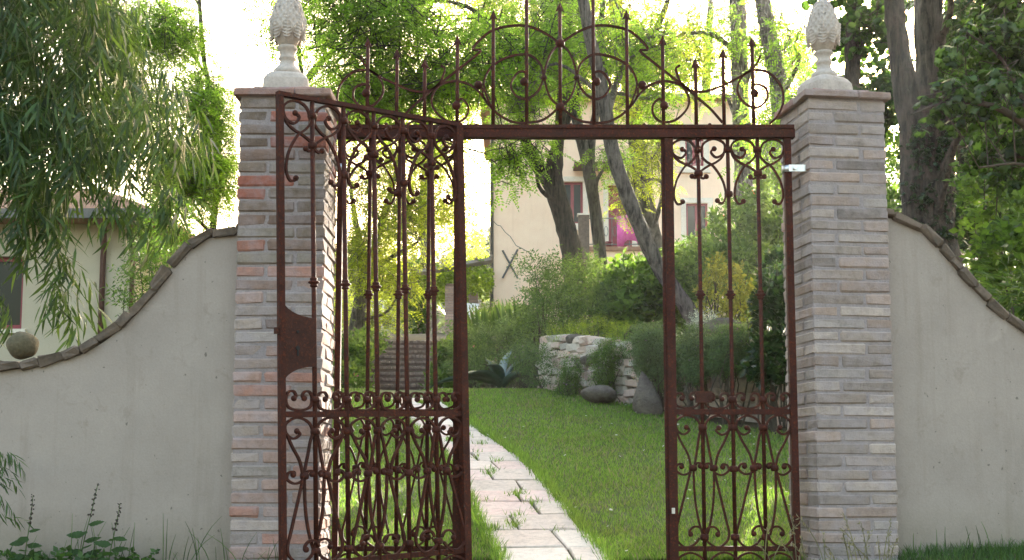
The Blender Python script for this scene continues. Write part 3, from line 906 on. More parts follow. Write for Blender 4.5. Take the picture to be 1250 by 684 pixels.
# downpipe, iron tie, crack, canopy bracket, shutters
obj('downpipe', mesh('downpipe', *tube([(.07, -.08, -1.0), (.07, -.08, HZ1 - .1), (.07, -.3, HZ1 + .0)], [.055] * 3, 8), True), M['gutter'], house)
for k in (0, 1):
    a, b = ((613.5, 306), (632, 340)) if k == 0 else ((632, 305), (613.5, 340))
    A = (hx(a[0]) - ox, -.03 - .035 * k, hz(a[1]) - oz); B = (hx(b[0]) - ox, -.03 - .035 * k, hz(b[1]) - oz)
    obj('wall_tie', mesh('wall_tie', *tube([A, B], [.032, .032], 4)), M['gutter'], house)
cr = [(602, 270), (607, 275), (611, 276), (617, 284), (623, 289), (630, 300), (638, 304), (645, 308), (651, 316)]
pt = []
for i, (a, b) in enumerate(cr):
    pt.append((hx(a) - ox, hz(b) - oz))
V, F = ribbon([np.array(p) for p in pt], .022, .006); V = [(v[0], v[1] - .004, v[2]) for v in V]
obj('crack', mesh('crack', V, F), M['gutter'], house)
cb = MB().box((hx(700) - ox, -1.0, hz(209) - oz), (hx(746) - ox, -.002, hz(206) - oz))
cb.add(*tube([(hx(701) - ox, -.9, hz(206) - oz), (hx(701) - ox, 0, hz(196) - oz)], [.02, .02], 5)).add(*tube([(hx(745) - ox, -.9, hz(206) - oz), (hx(745) - ox, 0, hz(196) - oz)], [.02, .02], 5))
obj('door_canopy', cb.mesh('door_canopy'), M['wood_dark'], house)
# balcony
bx0, bx1, bz = hx(700, 302) - ox, hx(792, 302) - ox, P(745, 301, HY - 1.6)[2] - oz
obj('balcony_base', MB().box((bx0 + .05, -1.5, -1.5), (bx1 - .05, -.004, bz - .14)).mesh('balcony_base'), M['house'], house)
obj('balcony_slab', MB().box((bx0 - .05, -1.6, bz - .139), (bx1 + .05, -.005, bz)).mesh('balcony_slab'), M['roof'], house)
pr = P(712.5, 282, HY - 1.45)
pier = MB().box((pr[0] - ox - .17, -1.62, bz - .9), (pr[0] - ox + .17, -1.28, bz + 1.02))
pi_o = obj('brick_pier', pier.mesh('brick_pier'), M['coping'], house)
obj('pier_cap', MB().box((pr[0] - ox - .21, -1.66, bz + 1.021), (pr[0] - ox + .21, -1.24, bz + 1.07)).mesh('pier_cap'), M['trim'], pi_o)
rail = obj('balcony_rail', MB().box((pr[0] - ox + .171, -1.47, bz + .93), (bx1, -1.43, bz + .96)).box((pr[0] - ox + .171, -1.47, bz + .08), (bx1, -1.43, bz + .11)).mesh('balcony_rail'), M['gutter'], house)
x = pr[0] - ox + .35
while x < bx1:
    bm_ = MB().cyl((x, -1.45, bz), (x, -1.45, bz + .93), .012, n=6)
    rr = [np.array((x + .09 + .06 * math.cos(t), bz + .52 + .16 * math.sin(t))) for t in np.linspace(0, 2 * math.pi, 13)]
    V, F = ribbon(rr, .018, .015); bm_.add([(v[0], v[1] - 1.45, v[2]) for v in V], F)
    obj('baluster', bm_.mesh('baluster'), M['gutter'], rail)
    x += .18 + .1
# pink cloth over the rail
cx0, cx1 = P(753, 280, HY - 1.45)[0], P(777, 280, HY - 1.45)[0]
zt_ = bz + oz + .99
V = []; F = []
nc = 13
for i in range(nc):
    u = i / (nc - 1)
    x = cx0 + (cx1 - cx0) * u
    dz_ = [(.06, -.55, .0), (.02, -.3, .03)]
    fold = .05 * math.sin(u * 19) + .02 * math.sin(u * 41)
    ln = .92 + .10 * math.sin(u * 5 + 1)
    top = zt_ + .06 * math.sin(u * 3.3)
    V += [(x, HY - 1.36, top - .3), (x, HY - 1.42, top), (x + .01, HY - 1.50 + fold * .3, top - .05), (x + .04 * math.sin(u * 9), HY - 1.56 + fold, top - ln * .5), (x + .06 * math.sin(u * 9), HY - 1.56 + fold * 1.3, top - ln)]
for i in range(nc - 1):
    for k in range(4): F.append((i * 5 + k, i * 5 + k + 1, i * 5 + 6 + k, i * 5 + 5 + k))
pc = obj('pink_cloth', mesh('pink_cloth', V, F, True), M['pink'])
so = pc.modifiers.new('thickness', 'SOLIDIFY'); so.thickness = .012
tag(pc, 'bright pink cloth hung over the balcony railing', 'cloth')
fp = P(743, 297, HY - 1.1)
pot = thing('flower_pot', 'small red flower pot at the foot of the balcony rail', 'flower pot', (fp[0], HY - 1.1, bz + oz))
V, F = lathe([(.09, 0), (.13, .2), (.145, .2), (.145, .235), (.12, .235), (.10, .20)], 12)
obj('pot', mesh('pot', V, F, True), M['red'], pot)

# ------------------------------------------------------------------ left annex
AY = 18.0
ax = lambda px, py=330: P(px, py, AY)[0]
az = lambda py, px=80: P(px, py, AY)[2]
ox, oz = ax(166), 2.3
annex = thing('cream_outbuilding', 'low cream outbuilding with red window behind the left wall', 'building', (ox, AY, oz))
wx0 = ax(-260) - ox
wr = (ax(-48) - ox, az(402) - oz, ax(29) - ox, az(313) - oz)
A1 = az(268) - oz
wb = MB()
xs = [wx0, wr[0], wr[2], 0]; zs = [-.6, wr[1], wr[3], A1]
for i in range(3):
    for j in range(3):
        if i == 1 and j == 1: continue
        wb.add([(xs[i], 0, zs[j]), (xs[i + 1], 0, zs[j]), (xs[i + 1], 0, zs[j + 1]), (xs[i], 0, zs[j + 1])], [(0, 1, 2, 3)])
for a, b in (((wr[0], wr[1]), (wr[0], wr[3])), ((wr[2], wr[3]), (wr[2], wr[1])), ((wr[0], wr[3]), (wr[2], wr[3])), ((wr[2], wr[1]), (wr[0], wr[1]))):
    wb.add([(a[0], 0, a[1]), (b[0], 0, b[1]), (b[0], .25, b[1]), (a[0], .25, a[1])], [(0, 1, 2, 3)])
for a, b in (((0, 0), (0, 6)), ((0, 6), (wx0, 6)), ((wx0, 6), (wx0, 0))):
    wb.add([(a[0], a[1], -.6), (b[0], b[1], -.6), (b[0], b[1], A1), (a[0], a[1], A1)], [(0, 1, 2, 3)])
obj('wall', wb.mesh('wall'), M['annex'], annex)
w = obj('window', MB().box((wr[0], .2, wr[1]), (wr[2], .23, wr[3])).mesh('window'), M['dark_in'], annex)
fr = MB(); t = .06
fr.box((wr[0], .10, wr[1]), (wr[0] + t, .198, wr[3])).box((wr[2] - t, .10, wr[1]), (wr[2], .198, wr[3])).box((wr[0] + t, .101, wr[1]), (wr[2] - t, .197, wr[1] + .07)).box((wr[0] + t, .101, wr[3] - t), (wr[2] - t, .197, wr[3]))
obj('frame', fr.mesh('frame'), M['red'], w)
obj('pane', MB().box((wr[0] + t, .15, wr[1] + .07), (wr[2] - t, .157, wr[3] - t)).mesh('pane'), M['glass'], w)
obj('sill', MB().box((wr[0] - .08, -.07, wr[1] - .06), (wr[2] + .08, .10, wr[1] - .002)).mesh('sill'), M['trim'], w)
rf = obj('roof', MB().add([(wx0, -.45, A1 + .03), (.45, -.45, A1 + .03), (.45, 6.4, A1 + .03), (wx0, 6.4, A1 + .03), (wx0, 3, A1 + 1.1), (-1.5, 3, A1 + 1.1), (wx0, -.45, A1 - .07), (.45, -.45, A1 - .07), (.45, 6.4, A1 - .07), (wx0, 6.4, A1 - .07)],
   [(0, 1, 5, 4), (1, 2, 5), (2, 3, 4, 5), (6, 7, 1, 0), (7, 8, 2, 1), (8, 9, 3, 2), (9, 8, 7, 6)]).mesh('roof'), M['roof'], annex)
obj('fascia', MB().box((wx0, -.50, A1 - .075), (.46, -.455, A1 + .06)).mesh('fascia'), M['gutter'], rf)
for px, r in ((127, .042), (163, .034)):
    x = ax(px) - ox
    dp = obj('downpipe', mesh('downpipe', *tube([(x, -.06, -.5), (x, -.06, A1 - .55), (x + .02, -.10, A1 - .4), (x + .10, -.40, A1 - .10)], [r] * 4, 8), True), M['wood_dark'], annex)
    V, F = lathe([(r, 0), (r * 2.4, .16), (r * 2.4, .20), (r, .21)], 8)
    obj('hopper', mesh('hopper', [(v[0] + x + .10, v[1] - .40, v[2] + A1 - .22) for v in V], F), M['wood_dark'], dp)

# ------------------------------------------------------------------ garden steps
sx0, sx1 = -2.50, -1.40
steps = thing('garden_steps', 'brick garden steps rising at the end of the path', 'steps', ((sx0 + sx1) / 2, 21.0, 2.72))
for i in range(10):
    z0 = i * .132
    s = obj('step', MB().box((sx0 - steps.location.x, i * .40, -.3), (sx1 - steps.location.x, 4.3, z0 + .09)).mesh('step'), M['brick_plain'], steps, color=(.15, .10, .085))
    nb = 15
    bw_ = (sx1 - sx0) / nb
    me = mesh('nosing_brick', *chamfer_box(bw_ - .012, .20, .055, .006, .004, 500 + i)); me.materials.append(M['brick_plain'])
    for k in range(nb):
        obj('nosing_brick', me, None, s, (sx0 - steps.location.x + (k + .5) * bw_, i * .40 + .085 + random.uniform(-.008, .008), z0 + .118 + random.uniform(-.004, .004)),
            color=pick([(.27, .195, .17), (.24, .17, .15), (.31, .23, .205)]))

# ------------------------------------------------------------------ pergola
pg = thing('pergola', 'vine covered pergola with brick columns beside the farmhouse', 'pergola', (P(550, 410, 37)[0], 37.0, 5.0))
gx0, gz0 = pg.location.x, 5.0
def rel(px, py, Y): p = P(px, py, Y); return (p[0] - gx0, Y - 37.0, p[2] - gz0)
for (px, pt_, Y, w) in ((516, 330, 38.5, .15), (549.5, 347, 37.0, .145), (578, 358, 40.0, .145)):
    t_ = rel(px, pt_, Y)
    c = obj('column', MB().box((t_[0] - w + .012, t_[1] - w + .012, -.6), (t_[0] + w - .012, t_[1] + w - .012, t_[2])).mesh('column'), M['mortar'], pg)
    nh = int((t_[2] + .5) / .075)
    me = mesh('brick', *chamfer_box(2 * w, 2 * w, .062, .007, .004, 900)); me.materials.append(M['brick_plain'])
    for k in range(nh):
        obj('brick', me, None, c, (t_[0], t_[1], t_[2] - .04 - k * .075), (0, 0, random.choice((0, math.pi / 2))), color=pick([(.40, .27, .21), (.36, .24, .19), (.45, .31, .25)]))
A = rel(508, 334, 36.6); B = rel(600, 318, 36.6); C = rel(508, 337, 41.2); D = rel(600, 322, 41.2); 
for a, b in ((A, B), (rel(508, 336, 38.8), rel(600, 330, 38.8)), (C, D)):
    V, F = tube([a, b], [.10, .10], 4); obj('beam', mesh('beam', V, F), M['beam'], pg)
for k in range(6):
    f = k / 5
    a = np.array(A) * (1 - f) + np.array(B) * f + (0, -.3, .1); b = np.array(C) * (1 - f) + np.array(D) * f + (0, .3, .1)
    V, F = tube([a, b], [.05, .05], 4); obj('rafter', mesh('rafter', V, F), M['beam'], pg)

# ------------------------------------------------------------------ dry stone wall
line = [np.array(p) for p in ((.30, 15.75), (.44, 15.3), (.86, 14.5), (1.35, 13.6), (1.95, 12.8), (2.6, 12.0), (3.4, 11.2))]
LP = np.array(catmull(line, 4)); sg = np.linalg.norm(np.diff(LP, axis=0), axis=1); cm = np.concatenate([[0], np.cumsum(sg)])
def on_line(s):
    p = np.array([np.interp(s, cm, LP[:, q]) for q in (0, 1)]); q_ = np.array([np.interp(min(s + .05, cm[-1]), cm, LP[:, q]) for q in (0, 1)])
    d = q_ - p; return p, math.atan2(d[1], d[0])
dsw = thing('dry_stone_wall', 'low dry stone retaining wall of pale pinkish stones beside the lawn', 'wall', (1.35, 13.6, 2.2))
Vb = []; Fb = []
for i, s in enumerate(np.arange(0, cm[-1], .2)):
    p, a = on_line(s)
    nrm = np.array((-math.sin(a), math.cos(a)))     # towards the terrace
    nrm = nrm if nrm[0] > 0 else -nrm
    for (o, z) in ((.10, -.3), (.10, .60 + .06 * math.sin(s * 3)), (.45, .62)):
        q = p + nrm * o
        zz = gzf(p[0] - nrm[0] * .3, p[1] - nrm[1] * .3)
        Vb.append((q[0] - 1.35, q[1] - 13.6, zz + z - 2.2))
    if i: Fb += [(3 * i - 3, 3 * i, 3 * i + 1, 3 * i - 2), (3 * i - 2, 3 * i + 1, 3 * i + 2, 3 * i - 1)]
obj('rubble_core', mesh('rubble_core', Vb, Fb), M['soil'], dsw)
stone_cols = [(.58, .51, .45), (.62, .53, .47), (.50, .45, .40), (.60, .45, .40), (.42, .38, .34), (.64, .58, .52), (.55, .42, .37)]
z = 0.0; k = 0
smesh = []
for i in range(14):
    V, F = chamfer_box(1, 1, 1, .16, .085, 700 + i); me = mesh('stone', V, F); me.materials.append(M['stone']); smesh.append(me)
while z < .62:
    h = random.uniform(.075, .125)
    s = random.uniform(-.05, .05)
    while s < cm[-1]:
        l = random.uniform(.09, .26) if h > .08 else random.uniform(.12, .3)
        hh = h * random.uniform(.8, 1.12)
        p, a = on_line(min(cm[-1], max(0, s + l / 2)))
        nrm = np.array((-math.sin(a), math.cos(a))); nrm = nrm if nrm[0] > 0 else -nrm
        q = p + nrm * (.09 + random.uniform(-.025, .02) + z * .08)
        zz = gzf(p[0] - nrm[0] * .3, p[1] - nrm[1] * .3)
        obj('stone', random.choice(smesh), None, dsw, (q[0] - 1.35, q[1] - 13.6, zz + z + h / 2 - 2.2 + random.uniform(-.008, .008)),
            (random.uniform(-.12, .12) + random.choice((0, math.pi)), random.uniform(-.07, .07), a + random.uniform(-.1, .1)), (l * 1.04, .2, hh * 1.06), color=pick(stone_cols))
        s += l; k += 1
    z += h

# boulders
def boulder(label, px, py, Y, sx, sy, sz, seed, m='boulder', rot=0, pointy=0.0):
    r = np.random.default_rng(seed)
    V, F = ball((0, 0, 0), 1.0, 18, 12)
    V = np.array(V)
    ph = r.uniform(0, 6, (6,)); fr_ = r.uniform(1.2, 3.4, (6, 3))
    dsp = sum(np.sin(V @ fr_[i] + ph[i]) for i in range(6)) * .045
    V = V * (1 + dsp * 2.2 + r.normal(size=len(V)) * .026)[:, None]
    if pointy: V[:, :2] *= np.clip(1 - pointy * (V[:, 2:3] + 1) / 2, .12, 1); V[:, 0] -= .25 * pointy * V[:, 2]
    V = V * np.array((sx, sy, sz))
    p = P(px, py, Y)
    o = obj('boulder', mesh('boulder', V, F, True), M[m], None, p, (0, 0, rot))
    return tag(o, label, 'boulder')
boulder('round grey boulder at the foot of the stone wall', 731, 482, 13.55, .185, .15, .10, 1)
boulder('pointed dark upright stone leaning at the lawn edge', 790, 484, 12.75, .20, .15, .23, 2, pointy=.72)
boulder('dark round boulder lying on top of the stone wall', 703, 416, 14.9, .13, .12, .075, 3)
boulder('brown weathered boulder on the terrace above the hanging plants', 885, 402, 13.0, .23, .16, .10, 4, rot=.3)
boulder('small brown stone on the step in the stone wall', 719, 440, 14.5, .10, .09, .06, 5)
boulder('small stone beside the agave', 656, 466, 15.9, .08, .07, .05, 6)
# ------------------------------------------------------------------ foliage tools
def rotmats(yaw, pitch, roll):
    cy, sy, cp, sp, cr, sr = np.cos(yaw), np.sin(yaw), np.cos(pitch), np.sin(pitch), np.cos(roll), np.sin(roll)
    z = np.zeros_like(cy); o = np.ones_like(cy)
    Rz = np.stack([np.stack([cy, -sy, z], -1), np.stack([sy, cy, z], -1), np.stack([z, z, o], -1)], 1)
    Ry = np.stack([np.stack([cp, z, sp], -1), np.stack([z, o, z], -1), np.stack([-sp, z, cp], -1)], 1)
    Rx = np.stack([np.stack([o, z, z], -1), np.stack([z, cr, -sr], -1), np.stack([z, sr, cr], -1)], 1)
    return Rz @ Ry @ Rx
def scatter(tpls, pos, Rm, sc):
    """place leaf templates (list of (V, F) sharing one face size) at points"""
    Vs = []; Fs = []; off = 0
    pick_ = rng.integers(0, len(tpls), len(pos))
    for i, (V, F) in enumerate(tpls):
        m = pick_ == i
        if not m.any(): continue
        W = np.einsum('nij,vj->nvi', Rm[m], V) * sc[m][:, None, None] + pos[m][:, None, :]
        n, nv = W.shape[:2]
        Vs.append(W.reshape(-1, 3))
        Fs.append((F[None] + (np.arange(n) * nv)[:, None, None]).reshape(-1, F.shape[1]) + off)
        off += n * nv
    return np.concatenate(Vs), np.concatenate(Fs)
def leaf4(base, dirv, nrm, l, w, fold=.12):
    """pointed leaf of one folded quad pair along dirv: 6 vertices, 2 quads"""
    base = np.asarray(base, float); d = np.asarray(dirv, float); d = d / np.linalg.norm(d)
    nrm = np.asarray(nrm, float); s = np.cross(nrm, d); s = s / np.linalg.norm(s); nrm = np.cross(d, s)
    V = np.array([base, base + d * l * .45 + s * w / 2 + nrm * fold * w, base + d * l, base + d * l * .45 - s * w / 2 + nrm * fold * w, base + d * l * .5])
    return V
def T_pinnate(seed, pairs=6, l=1.0, lw=.115, ll=.23):
    r = np.random.default_rng(seed); V = []; F = []
    for i in range(pairs * 2 + 1):
        u = (i // 2 + 1) / (pairs + .7)
        droop = -.25 * u * u
        base = (u * l, 0, droop)
        if i == pairs * 2: d = (1, 0, -.4)
        else: d = (.35, (1 if i % 2 else -1), -.15 + r.uniform(-.25, .25))
        q = leaf4(base, d, (r.uniform(-.25, .25), r.uniform(-.25, .25), 1), ll * r.uniform(.8, 1.15), lw)
        n = len(V) * 5; V.append(q); F += [(n, n + 1, n + 2, n + 4), (n, n + 4, n + 2, n + 3)]
    return np.concatenate(V), np.array(F)
def T_spray(seed, n=7, l=.5, w=.25, spread=1.0, stem=.8):
    """leaves set alternately round a short shoot"""
    r = np.random.default_rng(seed); V = []; F = []
    for i in range(n):
        u = (i + .6) / n; a = i * 2.4 + r.uniform(-.4, .4)
        d = np.array((.55, math.cos(a) * spread, math.sin(a) * spread * .8 + .1))
        q = leaf4((u * stem, 0, 0), d, (r.uniform(-.5, .5), r.uniform(-.5, .5), 1), l * r.uniform(.7, 1.1), w)
        k = len(V) * 5; V.append(q); F += [(k, k + 1, k + 2, k + 4), (k, k + 4, k + 2, k + 3)]
    return np.concatenate(V), np.array(F)
def T_bamboo(seed, n=7):
    """drooping shoot with narrow leaves"""
    r = np.random.default_rng(seed); V = []; F = []
    for i in range(n):
        u = (i + .5) / n
        base = np.array((u * 1.0, 0, -.5 * u * u))
        a = (1 if i % 2 else -1) * r.uniform(.15, .9)
        d = np.array((math.cos(a) * .75, math.sin(a), -.55 - r.uniform(0, .8))); d /= np.linalg.norm(d)
        l = r.uniform(.42, .66); w = l * .115
        nr = np.array((r.uniform(-.6, .6), r.uniform(-.6, .6), 1)); s = np.cross(nr, d); s /= np.linalg.norm(s)
        dn = np.array((0, 0, -1.0))
        m1 = base + d * l * .3; m2 = base + d * l * .68 + dn * l * .06; e = base + d * l * .98 + dn * l * .17
        q = np.array([base, m1 + s * w / 2, m1 - s * w / 2, m2 + s * w * .42, m2 - s * w * .42, e])
        k = len(V) * 6; V.append(q); F += [(k, k + 1, k + 2, k), (k + 1, k + 3, k + 4, k + 2), (k + 3, k + 5, k + 4, k + 3)]
    F = np.array(F)
    return np.concatenate(V), F
def T_maple(seed, n=4):
    r = np.random.default_rng(seed); V = []; F = []
    ang = [0, .35, .62, 1.0, 1.25, 1.75, 2.3]; rad = [1.0, .55, .92, .50, .70, .36, .42]
    half = [(rad[i] * math.cos(ang[i]), rad[i] * math.sin(ang[i])) for i in range(7)]
    out = half + [(-.05, 0)] + [(x, -y) for x, y in half[:0:-1]]
    for i in range(n):
        a = i * 2.3 + r.uniform(-.5, .5); sc = r.uniform(.35, .55)
        til = rotmats(np.array([a]), np.array([r.uniform(.1, .9)]), np.array([r.uniform(-.5, .5)]))[0]
        q = np.array([(x, y, -.10 * (x * x + 2 * y * y)) for x, y in out]) * sc
        q = q @ til.T + np.array((i / n * .7, 0, 0)) + til[:, 0] * .15
        c = q.mean(0)
        k = len(V) * 15
        V.append(np.concatenate([q, [q[7] * .35 + q[0] * .65 - til[:, 2] * -.03]]))
        m = len(out)
        for j in range(0, m, 2): F.append((k + m, k + j, k + (j + 1) % m, k + (j + 2) % m))
    return np.concatenate(V), np.array(F)
TP = {'pinnate': [T_pinnate(i) for i in range(4)], 'spray': [T_spray(i) for i in range(5)], 'fine': [T_spray(20 + i, 11, .30, .075, .9, 1.0) for i in range(4)],
      'broad': [T_spray(40 + i, 6, .55, .36, 1.0, .6) for i in range(4)], 'bamboo': [T_bamboo(i) for i in range(5)], 'maple': [T_maple(i) for i in range(4)],
      'needle': [T_spray(60 + i, 14, .26, .05, .8, 1.1) for i in range(3)]}
assert len({F.shape[1] for l in TP.values() for _, F in l}) == 1

def in_ellipsoid(n, c, r, shell=0.0):
    v = rng.normal(size=(n, 3)); v /= np.linalg.norm(v, axis=1)[:, None]
    u = rng.random(n) ** (1 / 3)
    u = shell + (1 - shell) * u
    return np.asarray(c) + v * u[:, None] * np.asarray(r), v

DENS = {'pinnate': 1.6, 'spray': 1.0, 'maple': 1.6}
def crown_np(blobs, tpl, size, pitch=.3, up=0.0):
    """blobs: (centre, radii, number of twigs, sprays per twig). Sprays sit along twigs, so they clump and leave gaps."""
    Vs, Fs, off, twigs = [], [], 0, []
    for c, r, nt, ns in blobs:
        if FPX * (c[2] - CAMZ) / c[1] > 600: nt *= .35      # unseen lobes above the view, thinned so more skylight reaches the lawn
        nt = int(nt * DENS.get(tpl, 1))
        ends, dirs = in_ellipsoid(nt, c, np.asarray(r) * 1.18, .1)
        hub = np.asarray(c) + rng.normal(size=(nt, 3)) * np.asarray(r) * .42
        t = rng.random((nt, ns)) ** .7
        pos = hub[:, None] * (1 - t[..., None]) + ends[:, None] * t[..., None]
        dr = ends - hub; L_ = np.linalg.norm(dr, axis=1)
        pos[..., 2] += (.10 * L_)[:, None] * np.sin(t * 3.14)
        pos = pos + rng.normal(size=pos.shape) * size * .45
        yaw = np.arctan2(dr[:, 1], dr[:, 0])[:, None] + rng.normal(size=(nt, ns)) * .9
        pos = pos.reshape(-1, 3); n = len(pos)
        Rm = rotmats(yaw.ravel(), pitch + rng.normal(size=n) * .35, rng.normal(size=n) * .45)
        V, F = scatter(TP[tpl], pos, Rm, size * rng.uniform(.65, 1.2, n))
        Vs.append(V); Fs.append(F + off); off += len(V)
        twigs += [(hub[i], ends[i]) for i in range(nt)]
    return np.concatenate(Vs), np.concatenate(Fs), twigs

def wood(lines, twigs, tr=.012, every=1):
    """lines: list of [(x, y, z, r), ...] smoothed; twigs: thin three sided sticks"""
    mb = MB()
    for ln in lines:
        pts = catmull([np.array(p) for p in ln], 5)
        big = ln[0][3] > .07
        mb.add(*tube([p[:3] for p in pts], [max(.004, p[3]) for p in pts], 12 if big else 6, False, .16 if big else 0))
    for a, b in twigs[::every]:
        m = (a + b) / 2 + rng.normal(size=3) * .06
        m[2] += .06 * np.linalg.norm(b - a)
        mb.add(*tube([a, m, b], [tr, tr * .7, tr * .3], 3, False))
    return mb

def PX(px, py, Y, r): p = P(px, py, Y); return (p[0], p[1], p[2], r)
def BL_(px, py, Y, rx, ry, rz, n, s):
    """crown lobe centred where the pixel is at distance Y; rx, rz in pixels, ry in metres"""
    k = Y / FPX
    return (P(px, py, Y), (rx * k, ry, rz * k), n, s)

def tree(name, label, lines, blobs, tpl, size, lm, bm='bark', tr=.012, pitch=.3, every=1, group='trees in the garden'):
    base = np.array(lines[0][0][:3])
    t = thing(name, label, 'tree', base, 0, group)
    V, F, tw = crown_np(blobs, tpl, size, pitch)
    # limbs from the nearest drawn wood to each lobe
    allp = np.array([p for ln in lines for p in catmull([np.array(q) for q in ln], 4)])
    lm_ = []
    for c, r, nt, ns in blobs:
        if np.min(np.linalg.norm(allp[:, :3] - c, axis=1)) > 4.5: continue
        k = np.argmin(np.linalg.norm(allp[:, :3] - c + np.array((0, 0, .8)), axis=1))
        a = allp[k]; c = np.asarray(c)
        dl = np.linalg.norm(c - a[:3]); mid = (a[:3] + c) / 2 + rng.normal(size=3) * .12 * dl + np.array((0, 0, .12 * dl))
        r0 = min(a[3] * .6, .045)
        lm_.append([tuple(a[:3]) + (r0,), tuple(mid) + (r0 * .7,), tuple(c) + (r0 * .4,)])
    w = wood(lines + lm_, tw, tr, every)
    w.V = [tuple(np.array(v) - base) for v in w.V]
    obj('trunk', w.mesh('trunk', True), M[bm], t)
    obj('crown', mesh_np('crown', V - base, F), M[lm], t)
    return t

def shrub(name, label, blobs, tpl, size, lm, cat='shrub', pitch=-.5, flowers=None, group=None, gap=.4):
    c0 = np.asarray(blobs[0][0]).copy()
    c0[2] = min(c0[2], gzf(c0[0], c0[1]))
    t = thing(name, label, cat, c0, 0, group)
    Vs, Fs, off, sticks = [], [], 0, []
    for c, r, nt, ns in blobs:
        n = nt * ns
        pos, v = in_ellipsoid(n, c, r, .45)
        # lumpy outline
        lump = 1 + .16 * np.sin(v[:, 0] * 7 + c[0]) * np.sin(v[:, 1] * 6) + .14 * np.sin(v[:, 2] * 9 + c[1] * 3)
        pos = np.asarray(c) + (pos - c) * lump[:, None]
        m = pos[:, 2] > gz(pos[:, 0], pos[:, 1]) - .05
        pos, v = pos[m], v[m]; n = len(pos)
        Rm = rotmats(np.arctan2(v[:, 1], v[:, 0]) + rng.normal(size=n) * .6, pitch - .5 * v[:, 2] + rng.normal(size=n) * .4, rng.normal(size=n) * .5)
        V, F = scatter(TP[tpl], pos, Rm, size * rng.uniform(.6, 1.2, n))
        Vs.append(V); Fs.append(F + off); off += len(V)
        foot = np.array((c[0], c[1], gzf(c[0], c[1])))
        for k in range(8): sticks.append((foot + rng.normal(size=3) * .05, np.asarray(c) + rng.normal(size=3) * np.asarray(r) * .5))
    obj('foliage', mesh_np('foliage', np.concatenate(Vs) - c0, np.concatenate(Fs)), M[lm], t)
    w = wood([], sticks, .012); w.V = [tuple(np.array(v) - c0) for v in w.V]
    obj('stems', w.mesh('stems'), M['twig'], t)['kind'] = 'stuff'
    if flowers:
        fm, nf, fs = flowers
        ps = []
        for c, r, nt, ns in blobs:
            p, v = in_ellipsoid(max(1, nf // len(blobs)), c, r, .92); ps.append(p[v[:, 1] < .3])
        ps = np.concatenate(ps); ps = ps[ps[:, 2] > gz(ps[:, 0], ps[:, 1])]; n = len(ps)
        if n:
            V, F = scatter(FLOWER, ps, rotmats(rng.uniform(0, 6.3, n), rng.uniform(-1, 1, n), rng.uniform(-1, 1, n)), fs * rng.uniform(.7, 1.2, n))
            obj('flowers', mesh_np('flowers', V - c0, F), M[fm], t)['kind'] = 'stuff'
    return t
def T_flower(seed):
    r = np.random.default_rng(seed); V = []; F = []
    for k in range(6):
        a = k * math.pi / 3 + r.uniform(-.2, .2)
        q = leaf4((0, 0, 0), (math.cos(a), math.sin(a), r.uniform(.1, .7)), (0, 0, 1), .5, .42); n = 5 * k
        V.append(q); F += [(n, n + 1, n + 2, n + 4), (n, n + 4, n + 2, n + 3)]
    return np.concatenate(V), np.array(F)
FLOWER = [T_flower(i) for i in range(3)]
# ------------------------------------------------------------------ garden trees
tree('forked_locust_tree', 'dark forked tree in front of the farmhouse window',
     [[PX(704, 372, 19, 0.185), PX(698, 310, 19, 0.159), PX(686, 260, 19, 0.148), PX(675, 218, 19, 0.156), PX(682, 170, 19, 0.090), PX(686, 110, 19, 0.080), PX(676, 50, 19.2, 0.064), PX(660, -20, 19.4, 0.053), PX(655, -140, 19.6, 0.032)],
      [PX(677, 235, 19, 0.119), PX(658, 204, 18.9, 0.089), PX(643, 176, 18.8, 0.082), PX(632, 130, 18.7, 0.047), PX(622, 70, 18.5, 0.043), PX(600, 36, 18.3, 0.037), PX(570, 8, 18, 0.029), PX(520, 1, 17.8, 0.024), PX(460, 8, 17.5, 0.019), PX(425, 24, 17.3, 0.010), PX(398, 50, 17, 0.005)],
      [PX(645, 180, 18.9, 0.059), PX(634, 192, 18.6, 0.037), PX(622, 196, 18.4, 0.022)],
      [PX(684, 170, 19, 0.053), PX(702, 120, 19.2, 0.047), PX(712, 60, 19.4, 0.043), PX(700, -20, 19.6, 0.032)]],
     [BL_(455, 60, 17.5, 85, 1.8, 60, 70, 9), BL_(545, 95, 17.8, 70, 1.8, 50, 60, 8), BL_(520, 30, 17.5, 80, 1.8, 45, 60, 8), BL_(600, 80, 18.2, 60, 1.8, 60, 60, 8), BL_(660, 60, 18.0, 50, 1.6, 60, 50, 8), BL_(500, 120, 18, 60, 1.4, 30, 40, 7),
      BL_(625, 195, 18.2, 32, .8, 35, 24, 6), BL_(690, 20, 18.5, 60, 1.5, 50, 40, 7), BL_(420, 5, 17, 80, 1.5, 60, 60, 8), BL_(600, -60, 18, 150, 2, 60, 80, 7), BL_(440, 125, 18, 60, 1.2, 40, 40, 7),
      BL_(655, 185, 18.6, 22, .7, 28, 12, 5)],
     'pinnate', .24, 'lf_locust', 'bark_dark', .010)
